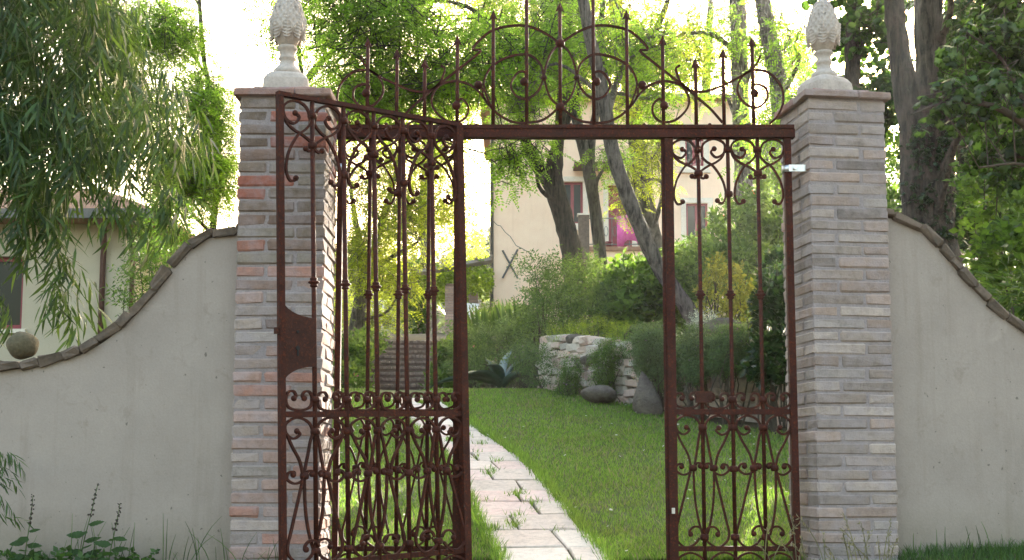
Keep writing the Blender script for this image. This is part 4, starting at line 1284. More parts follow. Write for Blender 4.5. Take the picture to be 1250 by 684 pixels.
tree('leaning_locust_tree', 'strongly leaning grey trunk crossing in front of the balcony',
     [[PX(856, 402, 16.5, 0.132), PX(836, 372, 16.5, 0.107), PX(800, 318, 16.4, 0.099), PX(770, 250, 16.3, 0.096), PX(748, 185, 16.2, 0.093), PX(735, 110, 16.1, 0.087), PX(717, 30, 16, 0.078), PX(703, -60, 16, 0.065), PX(690, -180, 16, 0.042)],
      [PX(741, 140, 16.1, 0.053), PX(758, 90, 17.9, 0.042), PX(790, 50, 17.6, 0.028), PX(820, 40, 17.4, 0.014)]],
     [BL_(735, 60, 17.4, 60, 1.2, 50, 36, 6), BL_(790, 60, 17.2, 50, 1.2, 40, 34, 6), BL_(700, -70, 18, 120, 2, 60, 60, 6), BL_(640, 120, 17.4, 45, 1, 40, 30, 6), BL_(800, 120, 17.2, 30, 1, 34, 20, 6)],
     'pinnate', .22, 'lf_locust', 'bark', .009)
tree('slender_locust_tree', 'slender pale trunk between the forked tree and the balcony',
     [[PX(740, 366, 20, .115), PX(735, 330, 20, .10), PX(727, 260, 20, .095), PX(718, 205, 20, .10), PX(708, 165, 20, .09), PX(700, 120, 20, .08), PX(697, 60, 20, .07), PX(690, -40, 20, .05)],
      [PX(721, 218, 20, .07), PX(722, 170, 20.1, .07), PX(730, 120, 20.2, .06), PX(734, 40, 20.3, .05), PX(738, -40, 20.3, .03)]],
     [BL_(700, 90, 19.5, 50, 1.2, 45, 34, 6), BL_(745, 195, 19.4, 26, .8, 26, 12, 5), BL_(720, -40, 20, 80, 1.6, 50, 40, 6)],
     'pinnate', .22, 'lf_locust', 'bark', .008)
tree('straight_locust_tree', 'straight grey trunk just right of the leaning trunk',
     [[PX(806, 360, 23, .20), PX(799, 305, 23, .18), PX(786, 235, 23, .165), PX(777, 170, 23, .16), PX(771, 110, 23, .15), PX(757, 40, 23, .13), PX(748, -30, 23, .12), PX(740, -160, 23, .08)],
      [PX(772, 120, 23, .09), PX(792, 60, 22.6, .07), PX(812, 10, 22.2, .05), PX(826, -40, 22, .03)]],
     [BL_(770, 20, 22, 70, 1.5, 50, 40, 6), BL_(800, 190, 22, 26, 1, 60, 30, 6), BL_(760, 120, 22, 34, 1, 46, 24, 6), BL_(830, 80, 22, 36, 1.2, 50, 30, 6), BL_(770, -80, 23, 120, 2, 50, 60, 6), BL_(765, 225, 21.5, 20, .8, 46, 18, 6)],
     'pinnate', .25, 'lf_sunny', 'bark', .010)
tree('tall_grey_tree', 'tall straight grey trunk beside the farmhouse right corner',
     [[PX(912, 330, 24, .21), PX(908, 250, 24, .18), PX(906, 170, 24, .17), PX(903, 90, 24, .165), PX(900, 0, 24, .155), PX(896, -120, 24, .11)],
      [PX(902, 70, 24, .07), PX(875, 45, 23.5, .05), PX(840, 40, 23, .03), PX(812, 52, 22.6, .015)]],
     [BL_(850, 30, 23, 50, 1.5, 40, 26, 5), BL_(930, 60, 23, 45, 1.5, 50, 26, 5), BL_(900, -70, 24, 120, 2, 60, 60, 6), BL_(845, 95, 22.5, 36, 1, 22, 14, 5), BL_(880, 110, 23, 30, 1, 20, 10, 4)],
     'pinnate', .25, 'lf_locust', 'bark', .010)
tree('curved_grey_tree', 'gently curved grey trunk next to the right stone finial',
     [[PX(962, 300, 22, .20), PX(958, 220, 22, .17), PX(953, 140, 22, .165), PX(948, 90, 22, .16), PX(938, 40, 22, .15), PX(930, -10, 22, .14), PX(926, -120, 22, .10)]],
     [BL_(965, 50, 21, 40, 1.4, 60, 30, 6), BL_(935, 170, 21, 26, 1, 50, 28, 6), BL_(960, -60, 22, 100, 2, 60, 50, 6), BL_(965, 120, 21, 30, 1, 30, 18, 6)],
     'pinnate', .24, 'lf_locust', 'bark', .010)
# bright trees seen through the left grille and above it
tree('sunlit_ash_tree', 'yellow green sunlit tree behind the left gate bars',
     [[PX(432, 432, 29, .20), PX(438, 380, 29, .16), PX(446, 330, 29, .13), PX(462, 285, 29, .10), PX(476, 240, 29, .07), PX(488, 190, 29, .05)],
      [PX(447, 330, 29, .09), PX(436, 280, 29.2, .07), PX(428, 230, 29.4, .04)], [PX(444, 345, 29, .07), PX(472, 318, 28.6, .05), PX(510, 296, 28.3, .03)]],
     [BL_(450, 220, 28, 60, 1.8, 60, 60, 8), BL_(440, 320, 28, 40, 1.5, 50, 49, 8), BL_(500, 260, 27.5, 40, 1.4, 46, 44, 7), BL_(530, 180, 27.5, 50, 1.5, 34, 38, 7), BL_(490, 345, 27.5, 34, 1.2, 30, 24, 6), BL_(540, 240, 27.5, 24, 1.2, 40, 14, 6), BL_(450, 390, 30, 50, 1.5, 24, 22, 6), BL_(430, 140, 28.5, 90, 2, 50, 49, 6)],
     'pinnate', .33, 'lf_sunny', 'bark', .010)
tree('bright_maple_tree', 'bright green tree behind the left stone finial',
     [[PX(330, 440, 24, .22), PX(338, 300, 24, .18), PX(345, 180, 24, .15), PX(352, 60, 24, .12), PX(360, -60, 24, .08)],
      [PX(346, 150, 24, .08), PX(380, 90, 23.6, .06), PX(420, 50, 23.2, .04), PX(455, 20, 23, .02)]],
     [BL_(330, 25, 23, 34, 2, 60, 26, 5), BL_(390, 40, 22.5, 56, 2.2, 60, 34, 5), BL_(395, 115, 22.5, 40, 2, 50, 22, 5), BL_(330, -60, 23, 110, 2, 60, 30, 5), BL_(440, 90, 22.5, 46, 2, 50, 22, 5)],
     'pinnate', .28, 'lf_locust', 'bark', .009)
tree('feathery_acacia_tree', 'thin feathery tree against the sky above the outbuilding',
     [[PX(252, 420, 22, 0.084), PX(262, 250, 22, 0.060), PX(266, 160, 22, 0.051), PX(250, 80, 22, 0.042), PX(244, 10, 22, 0.036), PX(238, -90, 22, 0.024)],
      [PX(256, 100, 22, 0.030), PX(225, 50, 21.6, 0.024), PX(190, 0, 21.3, 0.018)], [PX(264, 180, 22, 0.024), PX(240, 150, 21.8, 0.018), PX(215, 140, 21.6, 0.009)]],
     [BL_(205, 40, 21, 46, 1.3, 50, 103, 7), BL_(250, 130, 21, 34, 1.2, 50, 86, 7), BL_(230, 220, 21, 44, 1.2, 40, 115, 7), BL_(265, 200, 21.5, 24, 1, 60, 74, 7), BL_(220, -50, 22, 80, 1.5, 50, 115, 7), BL_(160, 130, 21, 40, 1.3, 60, 86, 7), BL_(130, 40, 21, 60, 1.3, 50, 86, 7)],
     'pinnate', .24, 'lf_locust', 'twig', .007)

tree('sunny_background_tree', 'light green tree rising behind the farmhouse roof, left of the leaning trunk',
     [[PX(650, 330, 56, .3), PX(655, 220, 56, .26), PX(648, 130, 56, .22), PX(652, 20, 56, .16), PX(650, -80, 56, .1)]],
     [BL_(640, 80, 55, 60, 3, 50, 75, 7), BL_(700, 90, 55, 50, 3, 50, 60, 7), BL_(750, 60, 55, 50, 3, 60, 60, 6), BL_(600, 20, 55, 70, 3, 50, 75, 6), BL_(690, 0, 56, 80, 3, 50, 75, 6), BL_(800, 80, 55, 40, 3, 40, 45, 6), BL_(560, 110, 54, 50, 3, 60, 60, 6)],
     'pinnate', .62, 'lf_sunny', 'bark', .018)
tree('distant_lime_tree', 'pale distant tree beyond the pergola, seen through the left gate bars',
     [[PX(520, 400, 70, .4), PX(522, 330, 70, .34), PX(516, 260, 70, .28), PX(520, 200, 70, .2), PX(518, 120, 70, .1)]],
     [BL_(480, 300, 69, 60, 4, 50, 36, 6), BL_(550, 270, 70, 44, 4, 46, 34, 6), BL_(520, 200, 70, 60, 4, 50, 34, 6), BL_(440, 350, 68, 50, 4, 34, 30, 6), BL_(470, 150, 70, 70, 4, 60, 36, 6), BL_(575, 320, 72, 30, 4, 30, 24, 6)],
     'pinnate', .75, 'lf_sunny', 'bark', .02)
tree('pale_background_tree', 'pale green thin tree behind the farmhouse roof, between the tall grey trunks',
     [[PX(868, 330, 58, .3), PX(866, 200, 58, .25), PX(862, 100, 58, .2), PX(868, 0, 58, .15), PX(870, -80, 58, .1)]],
     [BL_(850, 60, 57, 46, 3, 50, 43, 5), BL_(900, 40, 57, 60, 3, 60, 57, 5), BL_(970, 80, 57, 46, 3, 60, 64, 5), BL_(940, 180, 56, 34, 2.5, 60, 72, 6), BL_(870, -20, 58, 100, 3, 40, 64, 5)],
     'pinnate', .62, 'lf_locust', 'bark', .018)
# ------------------------------------------------------------------ bamboo on the left
bpos = []
def region(n, f):
    out = []
    while len(out) < n:
        px, py, Y = rng.uniform(-260, 290), rng.uniform(-130, 420), rng.uniform(6.95, 8.9)
        if rng.random() < f(px, py): out.append(P(px, py, Y))
    return np.array(out)
def dens(px, py):
    low = np.interp(px, [-260, 0, 60, 110, 160, 200, 240, 285], [275, 254, 246, 226, 212, 204, 200, 190])
    right = np.interp(py, [-130, 0, 60, 130, 220, 300], [150, 165, 205, 245, 272, 262])
    d = 1.0 if px < right - 60 else max(0.0, (right - px) / 60)
    d *= 1.0 if py < low - 45 else max(0.0, (low - py) / 45)
    if px > 110: d *= .75
    hole = math.sin(px * .055 + 1.3) * math.sin(py * .047 + .4) + .5 * math.sin(px * .13 + py * .09)
    return d * (1.0 if hole > -.55 else .25)
bp_ = region(4300, dens)
# one long hanging shoot over the outbuilding and a second beside it
hang = []
for (x0, y0, x1, y1, n) in ((50, 240, 76, 352, 26), (70, 345, 80, 398, 14), (30, 250, 24, 285, 12), (5, 280, 12, 300, 6), (118, 235, 126, 268, 10), (200, 235, 196, 268, 20), (-6, 360, 4, 376, 7), (160, 245, 168, 290, 16)):
    for k in range(n):
        t = k / n
        hang.append(P(x0 + (x1 - x0) * t + rng.normal() * 6, y0 + (y1 - y0) * t - 14, 7.2 + rng.normal() * .05))
bp_ = np.concatenate([bp_, np.array(hang)])
n = len(bp_)
Rm = rotmats(rng.normal(size=n) * 1.1 - .25, .55 + rng.normal(size=n) * .35, rng.normal(size=n) * .4)
V, F = scatter(TP['bamboo'], bp_, Rm, .225 * rng.uniform(.75, 1.2, n))
base = np.array((-4.4, 8.2, gzf(-4.4, 8.2)))
bam = thing('bamboo_clump', 'dense overhanging bamboo above the left garden wall', 'bamboo', base)
obj('foliage', mesh_np('foliage', V - base, F), M['lf_bamboo'], bam)
tw = [(bp_[i] + np.array((-.12, .05, .10)), bp_[i]) for i in range(0, n, 2)]
w = wood([], tw, .0035); w.V = [tuple(np.array(v) - base) for v in w.V]
obj('twigs', w.mesh('twigs'), M['cane'], bam)['kind'] = 'stuff'
for k in range(12):
    x = base[0] + rng.normal() * .5; y = base[1] + rng.normal() * .35
    tx, ty, tz = x + rng.uniform(.3, 1.1), y - rng.uniform(-.3, .9), rng.uniform(3.9, 5.2)
    ln = [(x, y, gzf(x, y), .016), (x + .1 * (tx - x), y, 2.6, .014), (x + .4 * (tx - x), (y + ty) / 2, tz * .85 + .3, .011), (tx, ty, tz, .005)]
    m_ = wood([ln], []); m_.V = [tuple(np.array(v) - base) for v in m_.V]
    obj('cane', m_.mesh('cane', True), M['cane'], bam)

# ------------------------------------------------------------------ big trees on the right
tr_ = tree('old_maple_tree', 'thick double stemmed trunk with ivy behind the right wall',
     [[PX(1140, 330, 13, .29), PX(1137, 280, 13, .245), PX(1136, 220, 13, .235), PX(1140, 150, 13, .20), PX(1137, 90, 13, .165), PX(1134, 20, 13, .15), PX(1132, -80, 13, .12), PX(1128, -200, 13, .09)],
      [PX(1128, 290, 13, .20), PX(1121, 230, 13, .18), PX(1114, 160, 13.05, .145), PX(1104, 100, 13.1, .125), PX(1095, 40, 13.15, .11), PX(1090, -10, 13.2, .10), PX(1080, -120, 13.3, .07)]],
     [BL_(1225, 40, 11.8, 56, 1.2, 60, 22, 5), BL_(1240, 150, 11.4, 50, 1.2, 60, 24, 5), BL_(1130, -60, 12, 150, 2, 50, 60, 6), BL_(1205, 100, 10.8, 34, .8, 40, 12, 4), BL_(1260, -20, 11, 90, 1.5, 60, 40, 6)],
     'maple', .17, 'lf_maple', 'bark_dark', .008, .35)
tree('young_field_maple', 'leafy field maple branch hanging in front of the thick trunk',
     [[PX(1330, 420, 8.6, .06), PX(1310, 280, 8.4, .05), PX(1285, 190, 8.2, .04), PX(1225, 135, 8.0, .022), PX(1160, 125, 7.8, .012), PX(1112, 140, 7.7, .006)],
      [PX(1265, 160, 8.1, .02), PX(1225, 75, 8, .012), PX(1180, 40, 8, .006)], [PX(1290, 210, 8.2, .02), PX(1240, 200, 8, .01), PX(1195, 205, 7.9, .006)]],
     [BL_(1140, 128, 7.8, 44, .25, 24, 8, 3), BL_(1200, 115, 8, 40, .4, 40, 12, 3), BL_(1225, 55, 8.1, 46, .5, 46, 14, 4), BL_(1240, 190, 8.2, 46, .4, 46, 14, 4), BL_(1178, 60, 8.3, 30, .4, 34, 6, 3), BL_(1270, 110, 8.3, 50, .5, 90, 24, 4)],
     'maple', .115, 'lf_maple', 'twig', .004, .5)
for k, (px, py0, Y, w_, lab) in enumerate([(1046, 260, 17, .12, 'thin dark trunk right behind the right stone finial'), (1178, 280, 18, .10, 'thin trunk in the shade right of the thick ivy trunk')]):
    tree('thin_maple_tree', lab, [[PX(px, 300, Y, w_ * 1.2), PX(px - 2, 200, Y, w_), PX(px - 6, 100, Y, w_ * .9), PX(px - 4, 0, Y, w_ * .8), PX(px - 10, -120, Y, w_ * .5)]],
         [BL_(px + 10, 40, Y, 50, 1.2, 50, 30, 6), BL_(px, -50, Y, 80, 1.5, 50, 30, 6), BL_(px + 20, 130, Y, 40, 1.2, 40, 24, 6)], 'maple', .18, 'lf_maple', 'bark_dark', .008)
# ivy climbing the thick trunk
pts = []
for k in range(520):
    py = rng.uniform(150, 330); a = rng.normal() * .8 - 1.45
    c = P(np.interp(py, [150, 330], [1128, 1134]), py, 13.0); rr = .235 + rng.uniform(0, .03)
    if math.sin(py * .11) + math.sin(a * 5) < -.2 and rng.random() < .8: continue
    pts.append(c + np.array((math.cos(a) * rr, math.sin(a) * rr, 0)))
pts = np.array(pts); n = len(pts)
V, F = scatter(TP['maple'], pts, rotmats(rng.uniform(0, 6.3, n), rng.uniform(-.4, 1.2, n), rng.normal(size=n) * .5), rng.uniform(.05, .09, n))
c0 = np.array(P(1134, 300, 12.76))
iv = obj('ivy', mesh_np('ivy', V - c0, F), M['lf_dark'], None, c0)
tag(iv, 'ivy climbing the thick trunk behind the right wall', 'ivy')

# hedge and undergrowth on the right
def hedge(label, blobs, tpl, size, lm, cat='hedge', **kw): return shrub('leafy_bush', label, blobs, tpl, size, lm, cat, **kw)
hedge('dark leafy bush filling the view above the right wall', [BL_(1248, 335, 9.6, 52, .6, 70, 90, 5), BL_(1222, 230, 10.4, 36, .7, 60, 50, 5), BL_(1270, 180, 9.8, 50, .8, 90, 60, 5), BL_(1300, 300, 9, 60, .8, 130, 50, 5)], 'broad', .15, 'lf_hedge', 'bush')
hedge('sunlit low bush between the right pillar and the thick trunk', [BL_(1098, 215, 15, 26, .8, 50, 60, 6), BL_(1100, 280, 14.5, 30, .8, 40, 40, 6)], 'spray', .16, 'lf_hedge', 'bush')
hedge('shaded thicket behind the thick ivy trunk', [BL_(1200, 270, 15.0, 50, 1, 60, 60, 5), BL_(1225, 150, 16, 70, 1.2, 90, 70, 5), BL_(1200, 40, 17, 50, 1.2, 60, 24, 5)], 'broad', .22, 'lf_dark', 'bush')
hedge('bamboo like strap leaves at the right edge behind the wall', [BL_(1240, 380, 8.4, 30, .3, 30, 24, 4)], 'bamboo', .22, 'lf_bamboo', 'bush')
# ------------------------------------------------------------------ garden shrubs and flowers
S = shrub
S('arching_shrub', 'large arching dark green shrub at the foot of the forked tree', [BL_(694, 362, 17.2, 38, .8, 40, 80, 6), BL_(668, 390, 16.8, 30, .7, 32, 60, 6), BL_(722, 388, 17.0, 32, .7, 32, 60, 6), BL_(660, 330, 17.2, 24, .4, 9, 14, 5), BL_(718, 345, 17.6, 22, .6, 24, 30, 5)], 'fine', .24, 'lf_mid', pitch=-.2)
S('broadleaf_shrub', 'fresh green broad leaved shrub below the balcony', [BL_(772, 352, 17.4, 32, .7, 28, 50, 6), BL_(812, 378, 17.4, 30, .6, 28, 50, 6), BL_(758, 390, 16.9, 26, .6, 24, 36, 6), BL_(830, 345, 18.0, 24, .6, 28, 34, 5)], 'broad', .20, 'lf_hedge', flowers=('fl_red', 3, .10))
S('tall_shrub', 'tall dense green shrub behind the right gate bars', [BL_(908, 295, 18.5, 46, 1.0, 42, 100, 6), BL_(862, 335, 18, 36, .9, 32, 60, 6), BL_(945, 260, 18.5, 34, 1, 50, 60, 6), BL_(930, 345, 17, 44, .8, 40, 60, 6), BL_(846, 350, 17.2, 24, .6, 34, 30, 6)], 'spray', .20, 'lf_mid', flowers=('fl_red', 3, .12))
S('golden_shrub', 'golden yellow leaved shrub above the hanging rosemary', [BL_(884, 362, 14.6, 26, .5, 30, 34, 5), BL_(905, 385, 14.4, 22, .4, 20, 22, 5), BL_(872, 335, 14.8, 10, .3, 18, 8, 4)], 'spray', .13, 'lf_yellow')
S('glossy_shrub', 'dark glossy shrub with pale flowers next to the right pillar', [BL_(948, 400, 11.6, 24, .4, 60, 60, 6), BL_(940, 445, 11.4, 20, .3, 26, 26, 5), BL_(955, 335, 12, 20, .5, 30, 26, 5)], 'broad', .14, 'lf_dark', flowers=('fl_white', 16, .055))
# hanging cushions over the stone wall
for lab, bl in (('widest hanging rosemary cushion over the stone wall', [BL_(802, 428, 13.0, 25, .3, 28, 90, 7), BL_(796, 406, 13.3, 22, .3, 13, 30, 6), BL_(818, 455, 12.85, 14, .2, 20, 26, 6)]),
                ('hanging rosemary cushion directly behind the right panel stile', [BL_(850, 424, 12.5, 13, .25, 26, 50, 7), BL_(850, 446, 12.35, 9, .2, 14, 20, 6)]),
                ('hanging rosemary cushion below the brown weathered boulder', [BL_(895, 420, 12.2, 26, .3, 22, 80, 7), BL_(886, 436, 12.05, 16, .2, 16, 30, 6)]),
                ('short tuft hanging down the middle of the stone wall', [BL_(738, 446, 13.9, 11, .2, 30, 34, 6), BL_(752, 424, 14.0, 16, .25, 12, 16, 5)]),
                ('narrow green tuft beside the left end of the stone wall', [BL_(697, 458, 14.55, 9, .2, 24, 26, 6), BL_(692, 476, 14.4, 9, .2, 12, 12, 5)])):
    S('hanging_rosemary', lab, [(c_, r_, nt_ * 3, ns_) for c_, r_, nt_, ns_ in bl], 'fine', .115, 'lf_blue' if 'tuft' not in lab else 'lf_hedge', 'rosemary', pitch=.7, flowers=('fl_lilac', 60, .022), group='cushions hanging over the stone wall')
S('rockery_plants', 'reddish green rockery plants on the left end of the stone wall', [BL_(690, 412, 15.3, 20, .3, 12, 26, 5), BL_(730, 405, 15.0, 26, .3, 10, 26, 5), BL_(760, 412, 14.6, 22, .3, 10, 20, 5)], 'needle', .12, 'lf_vine', 'plants', pitch=-.6)
S('silver_plant', 'silvery white leaved plant left of the brown weathered boulder', [BL_(858, 398, 13.2, 14, .2, 9, 22, 4)], 'fine', .11, 'lf_pale', 'plant', pitch=-1.0)
S('flowering_shrub', 'blue green flowering shrub between agave and stone wall', [BL_(662, 452, 15.4, 24, .4, 22, 60, 5), BL_(640, 440, 16, 18, .4, 18, 30, 5)], 'fine', .16, 'lf_blue', flowers=('fl_lilac', 16, .035))
S('lavender_bed', 'bed of grey green lavender behind the agave', [BL_(605, 425, 18, 36, .7, 20, 70, 6), BL_(575, 440, 18, 22, .6, 26, 40, 6), BL_(645, 415, 17.6, 22, .6, 18, 40, 6), BL_(600, 455, 17, 36, .5, 14, 40, 5)], 'fine', .22, 'lf_blue', 'plants', flowers=('fl_pink', 5, .06))
S('garden_hedge', 'clipped green bush right of the brick steps', [BL_(556, 448, 20, 19, .6, 30, 70, 6), BL_(572, 432, 21, 18, .6, 14, 30, 6), BL_(540, 470, 19.5, 12, .4, 16, 26, 5)], 'spray', .20, 'lf_mid', 'bush', flowers=('fl_pink', 6, .08))
S('rose_bush', 'rose bush with pink blooms left of the brick steps', [BL_(430, 440, 20.5, 19, .6, 22, 60, 6), BL_(420, 470, 19.5, 24, .6, 20, 50, 6), BL_(448, 420, 22, 18, .6, 10, 20, 5)], 'spray', .20, 'lf_mid', 'bush', flowers=('fl_pink', 8, .09))
S('border_shrub', 'round green shrub against the foot of the farmhouse wall', [BL_(590, 408, 24, 26, 1, 14, 34, 6), BL_(625, 402, 24, 34, 1, 14, 44, 6)], 'fine', .32, 'lf_mid')
S('bank_shrub', 'long row of shrubs on the bank in front of the farmhouse', [BL_(735, 365, 24, 46, 1.2, 24, 60, 6), BL_(840, 325, 27, 50, 1.2, 24, 60, 6), BL_(790, 350, 23, 40, 1.2, 26, 60, 6)], 'spray', .26, 'lf_hedge')
S('wayside_bush', 'green bush behind the dip of the left garden wall', [BL_(205, 305, 15, 26, .7, 60, 70, 6), BL_(190, 350, 14, 30, .7, 50, 50, 6)], 'fine', .24, 'lf_hedge', 'bush')

# iris clump: upright strap leaves
def strap_clump(name, label, px, py, Y, n, h, spread, m, w=.03, cat='plant', lean=.35):
    p = P(px, py, Y); p[2] = gzf(p[0], Y) if gzf(p[0], Y) > p[2] - .4 else p[2]
    V = []; F = []
    for i in range(n):
        a = rng.uniform(0, 6.28); r = rng.uniform(0, spread); hh = h * rng.uniform(.6, 1.1); le = rng.uniform(.05, lean)
        b = np.array((r * math.cos(a), r * .5 * math.sin(a), 0)); d = np.array((math.cos(a), math.sin(a), 0)); s = np.array((-math.sin(a + .8), math.cos(a + .8), 0)) * w / 2
        k = len(V)
        for u, ww in ((0, .8), (.4, 1), (.75, .75), (1, .05)):
            c = b + d * le * hh * u * u + np.array((0, 0, hh * (u - .25 * le * u * u)))
            V += [c - s * ww, c + s * ww]
        F += [(k, k + 1, k + 3, k + 2), (k + 2, k + 3, k + 5, k + 4), (k + 4, k + 5, k + 7, k + 6)]
    t = thing(name, label, cat, p)
    obj('leaves', mesh('leaves', V, F), M[m], t)
    return t
strap_clump('iris_clump', 'clump of upright iris leaves under the iron wall tie', 612, 404, 19.5, 110, .42, .55, 'lf_mid', .045)
strap_clump('iris_clump', 'clump of upright iris leaves left of the arching shrub', 636, 400, 18.5, 80, .42, .40, 'lf_blue', .04)
strap_clump('daylily_clump', 'small strap leaved clump above the stone wall gap', 768, 420, 14.6, 36, .26, .12, 'lf_mid', .018, lean=.8)

# agave with thick tapering leaves
ag = P(612, 470, 16.3); ag[2] = gzf(ag[0], 16.3)
agv = thing('agave', 'large dark agave with broad pointed leaves beside the lawn', 'agave', ag)
for i, (yaw, pit, l, w_, m_) in enumerate([(3.2, .16, .62, .17, 'agave'), (3.5, .30, .42, .13, 'agave'), (.3, .35, .30, .10, 'agave_pale'), (1.0, 1.15, .36, .09, 'agave_pale'), (-.5, .25, .34, .12, 'agave'), (-2.3, .2, .46, .13, 'agave'), (2.0, .7, .4, .10, 'agave'), (.2, .85, .34, .08, 'agave_pale'), (4.4, .45, .38, .12, 'agave')]):
    V = []; F = []
    ns = 8
    for k in range(ns + 1):
        u = k / ns; hw = w_ / 2 * (math.sin(math.pi * min(1, .18 + .82 * u)) ** .8 if u < 1 else .02)
        z_ = .05 * math.sin(u * 3) + (-.25 * u * u * l if i < 2 else -.1 * u * u * l)
        V += [(u * l, -hw, z_ + .35 * hw), (u * l, 0, z_ + .01), (u * l, hw, z_ + .35 * hw), (u * l, 0, z_ - .03 * (1 - u) - .004)]
        if k:
            a = 4 * k - 4; b = 4 * k
            F += [(a, b, b + 1, a + 1), (a + 1, b + 1, b + 2, a + 2), (a + 2, b + 2, b + 3, a + 3), (a + 3, b + 3, b, a)]
    me = mesh('leaf', V, F, True)
    o = obj('leaf', me, M[m_], agv, (.02 * math.cos(yaw), .02 * math.sin(yaw), .10))
    o.scale = (1.5, 1.5, 1.5)
    o.rotation_euler = (Matrix.Rotation(yaw, 3, 'Z') @ Matrix.Rotation(-pit, 3, 'Y')).to_euler()

# vine on the pergola
n = 760
pos = np.stack([rng.uniform(gx0 - .9, gx0 + 1.12, n), rng.uniform(36.4, 41.6, n), np.zeros(n)], 1)
f = (pos[:, 0] - (gx0 - .9)) / 2.02
pos[:, 2] = P(560, 336, 37)[2] + .25 * f + rng.normal(size=n) * .12 - .35 * rng.random(n) ** 4
V, F = scatter(TP['broad'], pos, rotmats(rng.uniform(0, 6.3, n), rng.uniform(-.6, .6, n), rng.normal(size=n) * .5), rng.uniform(.16, .28, n))
c0 = np.array((gx0, 38.5, 5.0))
tag(obj('grape_vine', mesh_np('grape_vine', V - c0, F), M['lf_vine'], None, c0), 'leafy vine covering the pergola roof', 'vine')
n = 240
c1 = P(508, 372, 38.2)
pos = c1 + rng.normal(size=(n, 3)) * np.array((.18, .2, .55))
V, F = scatter(TP['broad'], pos, rotmats(rng.uniform(0, 6.3, n), rng.uniform(-.2, 1, n), rng.normal(size=n) * .5), rng.uniform(.2, .3, n))
tag(obj('climbing_rose', mesh_np('climbing_rose', V - c1, F), M['lf_hedge'], None, c1), 'climbing plant on the leftmost pergola column', 'climber')

# white garden chairs by the pergola
def garden_chair(label, px, py, Y, rz):
    p = P(px, py, Y); z0 = gzf(p[0], Y)
    t = thing('garden_chair', label, 'chair', (p[0], Y, max(z0, p[2] - .8)), rz, 'white garden chairs')
    t.scale = (.95, .95, .95)
    for sx in (-1, 1):
        for sy in (-1, 1): obj('leg', MB().cyl((sx * .24, sy * .22, 0), (sx * .20, sy * .19, .42), .022, n=6).mesh('leg'), M['white'], t)
        ar = MB().cyl((sx * .25, -.22, .43), (sx * .26, -.22, .64), .02, n=6).box((sx * .26 - .03, -.25, .641), (sx * .26 + .03, .2, .665))
        obj('armrest', ar.mesh('armrest'), M['white'], t)
    obj('seat', MB().box((-.25, -.24, .421), (.25, .22, .445)).mesh('seat'), M['white'], t)
    for k in range(5):
        obj('back_slat', MB().add(*tube([(-.2 + .1 * k, .22, .446), (-.2 + .1 * k, .33, .9)], [.032, .032], 4)).mesh('back_slat'), M['white'], t)
    obj('back_rail', MB().box((-.26, .31, .89), (.26, .36, .95)).mesh('back_rail'), M['white'], t)
garden_chair('white garden chair between the pergola columns', 581, 396, 36, .5)
garden_chair('white garden chair seen left of the brick steps', 452, 402, 31, -.4)

# ------------------------------------------------------------------ grass
def blades(n, sampler, h0, h1, w, name, m, lean=.5, kind='stuff'):
    X, Y = sampler(n); n = len(X)
    Z = gz(X, Y) + .008
    a = rng.uniform(0, 6.283, n); h = rng.uniform(h0, h1, n); le = rng.uniform(.1, lean, n) * h
    ws = w * rng.uniform(.7, 1.3, n) * np.clip(Y / 8, .8, 2.2)
    s = np.stack([-np.sin(a), np.cos(a), np.zeros(n)], 1) * ws[:, None] / 2
    # the broad side roughly follows a second random angle so that blades never all vanish edge-on
    b = np.stack([X, Y, Z], 1)
    t = np.stack([np.cos(a + rng.normal(size=n)) * le, np.sin(a + rng.normal(size=n)) * le, h], 1)
    mid = b + t * .5 + np.stack([np.zeros(n), np.zeros(n), h * .12], 1)
    V = np.stack([b - s, b + s, mid - s * .8, mid + s * .8, b + t - s * .1, b + t + s * .1], 1)
    i = np.arange(n)[:, None] * 6
    F = np.concatenate([i + np.array((0, 1, 3, 2)), i + np.array((2, 3, 5, 4))], 0)
    o = obj(name, mesh_np(name, V.reshape(-1, 3), F), M[m])
    o['kind'] = kind
    return o
def lawn_sampler(n):
    out = []; tot = 0
    while tot < n:
        k = n
        Y = 6.7 + (rng.random(k) ** 1.6) * 14.0
        X = rng.uniform(-6.0, 4.6, k)
        vis = (np.abs(X / Y + .02) < .30)
        pm, pw = path_mid(Y), path_w(Y)
        on = np.abs(X - pm) < pw / 2 - .01 + .035 * np.sin(Y * 9) * np.sin(Y * 23 + X * 3)
        m = vis & in_lawn(X, Y) & ~on
        # thinner in patches
        m &= rng.random(k) < .72 + .28 * np.sin(X * 2.3 + Y * 1.1) * np.sin(Y * 1.9 - X)
        out.append(np.stack([X[m], Y[m]], 0)); tot += m.sum()
    a = np.concatenate(out, 1)[:, :n]
    return a[0], a[1]
g = blades(230000, lawn_sampler, .014, .038, .0046, 'lawn_grass', 'lf_grass', .9)
g['label'] = 'short green lawn grass on both sides of the path'
g = blades(14000, lawn_sampler, .02, .05, .006, 'dry_lawn_grass', 'lf_straw', 1.2)
g['label'] = 'scattered straw coloured blades in the lawn'
def joint_sampler(n):
    J = np.array([q for q in JOINTS if random.random() < .55])
    wt = rng.random(len(J)) + .05; c = rng.choice(len(J), n, p=wt / wt.sum())
    return J[c, 0] + rng.normal(size=n) * .028, J[c, 1] + rng.normal(size=n) * .045
g = blades(2400, joint_sampler, .02, .065, .005, 'joint_grass', 'lf_grass', .8); g['label'] = 'grass tufts growing in the joints of the path'
def edge_sampler(n):
    Y = rng.uniform(6.5, 14, n); s = rng.choice((-1, 1), n)
    return path_mid(Y) + s * (path_w(Y) / 2 + rng.normal(size=n) * .02), Y
